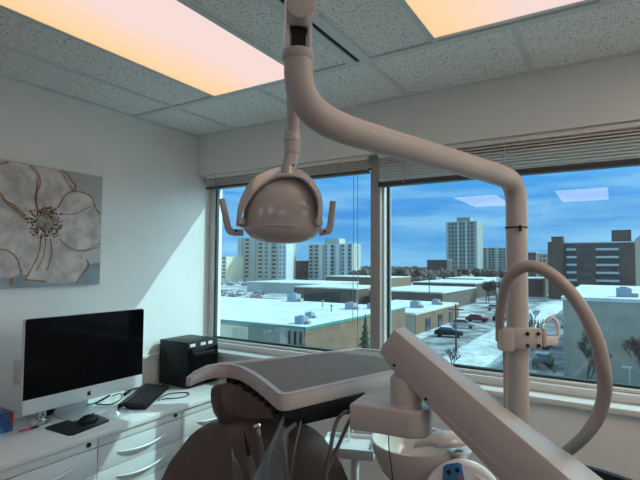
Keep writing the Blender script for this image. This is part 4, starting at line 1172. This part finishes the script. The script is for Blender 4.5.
for k in range(6):
    z = -6.2 + k * 2.6
    for (a, c) in ((-13.4, -10.4), (-4.7, 1.8), (9.5, 14)):
        bo_ = B().box(a, c, 181.6, 183, z - .1, z + .6).build('balcony', M['balc'], AB, smooth=False)
        B().box(a, c, 182.85, 182.95, z + .7, z + 1.9).build('window', M['win'], bo_, smooth=False)
    B().box(-9.4, -6.0, 182.85, 183, z + .6, z + 1.6).build('window', M['win'], AB, smooth=False)
building('red_brick_house', 'tan brick building at the far right edge behind the grey block', 4.8, 30, 118, 140, 7.5, M['beige'], win=(6, 4, .5, .5, -6))
building('church_hall', 'low brown hall among the trees beside the street', -34, -22, 190, 210, -3.5, M['dbrown'])

# --- bare trees
def bare_tree(name, loc, h, seed, label, group=None, depth=5, spread=.55, twig=.012, nb=4):
    rr = random.Random(seed)
    b = B(); loc = Vector(loc)
    def br(p, d, L, r, lev):
        q = p + d * L
        mid = p + d * L * .5 + Vector((rr.uniform(-1, 1), rr.uniform(-1, 1), 0)) * L * .05
        b.tube([p, mid, q], [r, r * .85, r * .65], 5 if lev > 1 else 4, cap=False)
        if lev == 0: return
        for _ in range(nb if lev <= 3 else 3):
            dd = (d + Vector((rr.uniform(-1, 1), rr.uniform(-1, 1), rr.uniform(-.1, .75))) * spread * 1.15).normalized()
            br(q if rr.random() < .6 else mid, dd, L * rr.uniform(.62, .82), max(r * .6, twig), lev - 1)
    br(loc, Vector((0, 0, 1)), h * .22, h * .013, depth)
    t = thing(name, loc, label, 'tree', group)
    b.build('branches', M['bark'], t, smooth=False)
    return t
bare_tree('bare_tree', (-2.1, 50, GZ), 8.4, 1, 'bare tree in front of the grey block, inside the hose loop', depth=7, twig=.016, spread=.46, nb=3)
bare_tree('bare_tree', (2.4, 51, GZ), 8.2, 2, 'bare tree at the right edge before the grey block', depth=7, twig=.016, spread=.46, nb=3)
bare_tree('bare_tree', (-9.5, 70, GZ), 9, 5, 'bare tree beside the street just right of the post', depth=5, twig=.025)
bare_tree('bare_tree', (-15.2, 52, GZ), 5.0, 6, 'small bare tree on the snow bank left of the post', depth=4, twig=.02)
p1 = bare_tree('bare_tree', (-30, 150, GZ), 12, 11, 'bare tree in the brown line of trees beyond the shops', 'far bare trees', depth=5, twig=.05)
p2 = bare_tree('bare_tree', (-36, 215, GZ), 13, 12, 'bare tree in the brown line of trees beyond the shops', 'far bare trees', depth=5, twig=.06)
rt = random.Random(21)
for k in range(84):
    d = rt.uniform(150, 420); a = rt.uniform(-.50, .02)
    if k < 44: a = rt.uniform(-.24, -.09); d = rt.uniform(150, 330)
    x, y = math.sin(a) * d, math.cos(a) * d
    if -195 < x < -135 and 225 < y < 290: continue
    if -56 < x < 24 and 175 < y < 370: continue
    if -132 < x < -55 and y < 225: continue
    if -36 < x < -20 and 185 < y < 215: continue
    if -72 < x < -50 and 225 < y < 265: continue
    if -20.5 < x < 24 and 178 < y < 207: continue
    if -64 < x < -33 and (112 < y < 204): continue
    if -190 < x < -80 and 138 < y < 222: continue
    c = copy_tree(p1 if k % 2 else p2, (x, y, GZ), 'bare tree in the brown line of trees beyond the shops', 'far bare trees')
    c.rotation_euler = (0, 0, rt.uniform(0, 6.28)); s = rt.uniform(.7, 1.15); c.scale = (s, s, s)
dt = B(); bmats = [M['bark']]
rs2 = random.Random(5)
for k in range(520):
    d = rs2.uniform(230, 900); a = rs2.uniform(-.66, .06)
    x, y = math.sin(a) * d, math.cos(a) * d
    if any(X0 - 8 < x < X1 + 8 and Y0 - 8 < y < Y1 + 8 for X0, X1, Y0, Y1 in ((-64, -30, 100, 260), (-60, -10, 120, 330), (-212, -165, 234, 258), (-224, -200, 216, 236), (-172, -132, 260, 286), (-186, -170, 264, 286), (-182, -140, 598, 632), (-152, -106, 646, 678), (-174, -148, 498, 522), (-52, -30, 318, 367), (-20, 24, 180, 207), (-72, -50, 228, 262), (-190, -80, 138, 222))): continue
    h = rs2.uniform(5, 9.5); r = h * rs2.uniform(.4, .7)
    for q in range(5):
        dt.sphere((x + rs2.uniform(-r, r), y + rs2.uniform(-r, r), GZ + h * rs2.uniform(.45, .7)), r * rs2.uniform(.35, .6), None, h * rs2.uniform(.25, .38), 6, 4)
    dt.tube([(x, y, GZ), (x, y, GZ + h * .6)], .25, 5)
tag(dt.build('distant_trees', M['far_tree'], smooth=False), 'brown grey band of leafless trees along the horizon', 'trees', kind='stuff')
CN = thing('conifer', (-22.4, 45.4, GZ), 'small dark conifer beside the brick corner left of the mullion', 'tree')
cb_ = B()
for k in range(9):
    zz = GZ + .5 + k * .62; r = 1.25 * (1 - k / 9.5)
    pr_ = []
    cb_.lathe([(r, 0), (r * .55, .35), (r * .12, .9)], (-22.4 + rt.uniform(-.05, .05), 45.4, zz), 11, xf=Matrix.Rotation(k, 4, 'Z'))
cb_.build('foliage', M['needle'], CN, smooth=False)
B().tube([(-22.4, 45.4, GZ), (-22.4, 45.4, GZ + 5)], .12, 8).build('trunk', M['bark'], CN)
LM = thing('street_lamp', (1.15, 53.5, GZ), 'white street lamp before the grey block at the lower right', 'street lamp')
B().tube([(1.15, 53.5, GZ), (1.15, 53.5, GZ + 1.9), (1.15, 53.5, GZ + 1.98)], .05, 8).build('lamp_post', M['whitewall'], LM)
B().box(.55, 1.35, 53.35, 53.65, GZ + 1.98, GZ + 2.14, bev=.04).build('lamp_head', M['whitewall'], LM)
def utility(x, y, h, label):
    t = thing('utility_pole', (x, y, GZ), label, 'utility pole')
    B().tube([(x, y, GZ), (x, y, GZ + h)], [.14, .09], 8).build('pole', M['bark'], t)
    B().box(x - 1, x + 1, y - .06, y + .06, GZ + h - .8, GZ + h - .65).build('crossarm', M['bark'], t, smooth=False)
utility(-17.5, 62, 6.5, 'wooden utility pole on the snow bank left of the post')
utility(-38, 112, 9.5, 'wooden utility pole behind the tan brick shop')

def car(x, y, m, label, rot=0, name='car'):
    t = thing(name, (x, y, GZ), label, 'car')
    xf = Matrix.Translation((x, y, GZ + .04)) @ Matrix.Rotation(rot, 4, 'Z')
    b = B().prism([(-2.2, .35), (2.2, .35), (2.25, .75), (2.0, .95), (1.1, 1.02), (-1.9, 1.05), (-2.2, .9)], 'y', -.88, .88, bev=.05, xf=xf)
    b.build('body', m, t)
    B().prism([(1.05, 1.0), (.45, 1.5), (-1.2, 1.55), (-1.85, 1.02)], 'y', -.78, .78, bev=.05, xf=xf).build('cabin', M['win'], t)
    for a in (-1.35, 1.4):
        for s in (-.82, .82):
            B().lathe([(.33, -.1), (.33, .1)], (0, 0, 0), 12, xf=xf @ Matrix.Translation((a, s, .33)) @ Matrix.Rotation(math.pi / 2, 4, 'X')).build('wheel', M['tyre'], t)
    B().prism([(.4, 1.52), (-1.2, 1.57), (-1.2, 1.64), (.4, 1.60)], 'y', -.74, .74, xf=xf).build('snow_cover', M['snow'], t, smooth=False)
    return t
car(-22.6, 76, M['car1'], 'black car parked beside the tan brick shop', .2)
car(-23.6, 88, M['car2'], 'silver car parked farther along the shop wall', .2)
car(-23.6, 99, M['car3'], 'dark red car parked at the end of the shop wall', .1)
car(-20.2, 104, M['car1'], 'black car standing alone in the parking lot', 1.5)
car(-21, 122, M['car4'], 'dark blue car in the far half of the parking lot', .2)
car(-25.5, 126, M['car2'], 'silver car in the far half of the parking lot', .1)
car(-8.6, 74, M['car4'], 'dark blue car driving on the street right of the post', 1.57)
car(-7.4, 100, M['car2'], 'silver car driving far up the street', 1.57)
car(-7.0, 60, M['car1'], 'black car on the near part of the street', 1.57)

# the car park behind the big roof
rc = random.Random(9)
mats_ = ['car1', 'car2', 'car3', 'car4']
names_ = {'car1': 'black', 'car2': 'silver', 'car3': 'dark red', 'car4': 'dark blue'}
first = {}
k = 0
for row, (y, n_) in enumerate(((118, 8), (134, 8), (186, 8), (204, 7))):
    for i in range(n_):
        x = -y * (.80 + .22 * (i + .5) / n_ * 1.6) + rc.uniform(-1.5, 1.5)
        if row == 2 and -131 < x < -89: continue
        m = mats_[rc.randrange(4)]
        lab = names_[m] + ' car parked in the snowy lot far behind the big snowy roof'
        grp = names_[m] + ' cars in the far snowy lot'
        if m not in first:
            c = car(x, y, M[m], lab, 1.57); c['group'] = grp; first[m] = c
        else:
            copy_tree(first[m], (x, y, GZ), lab, grp)
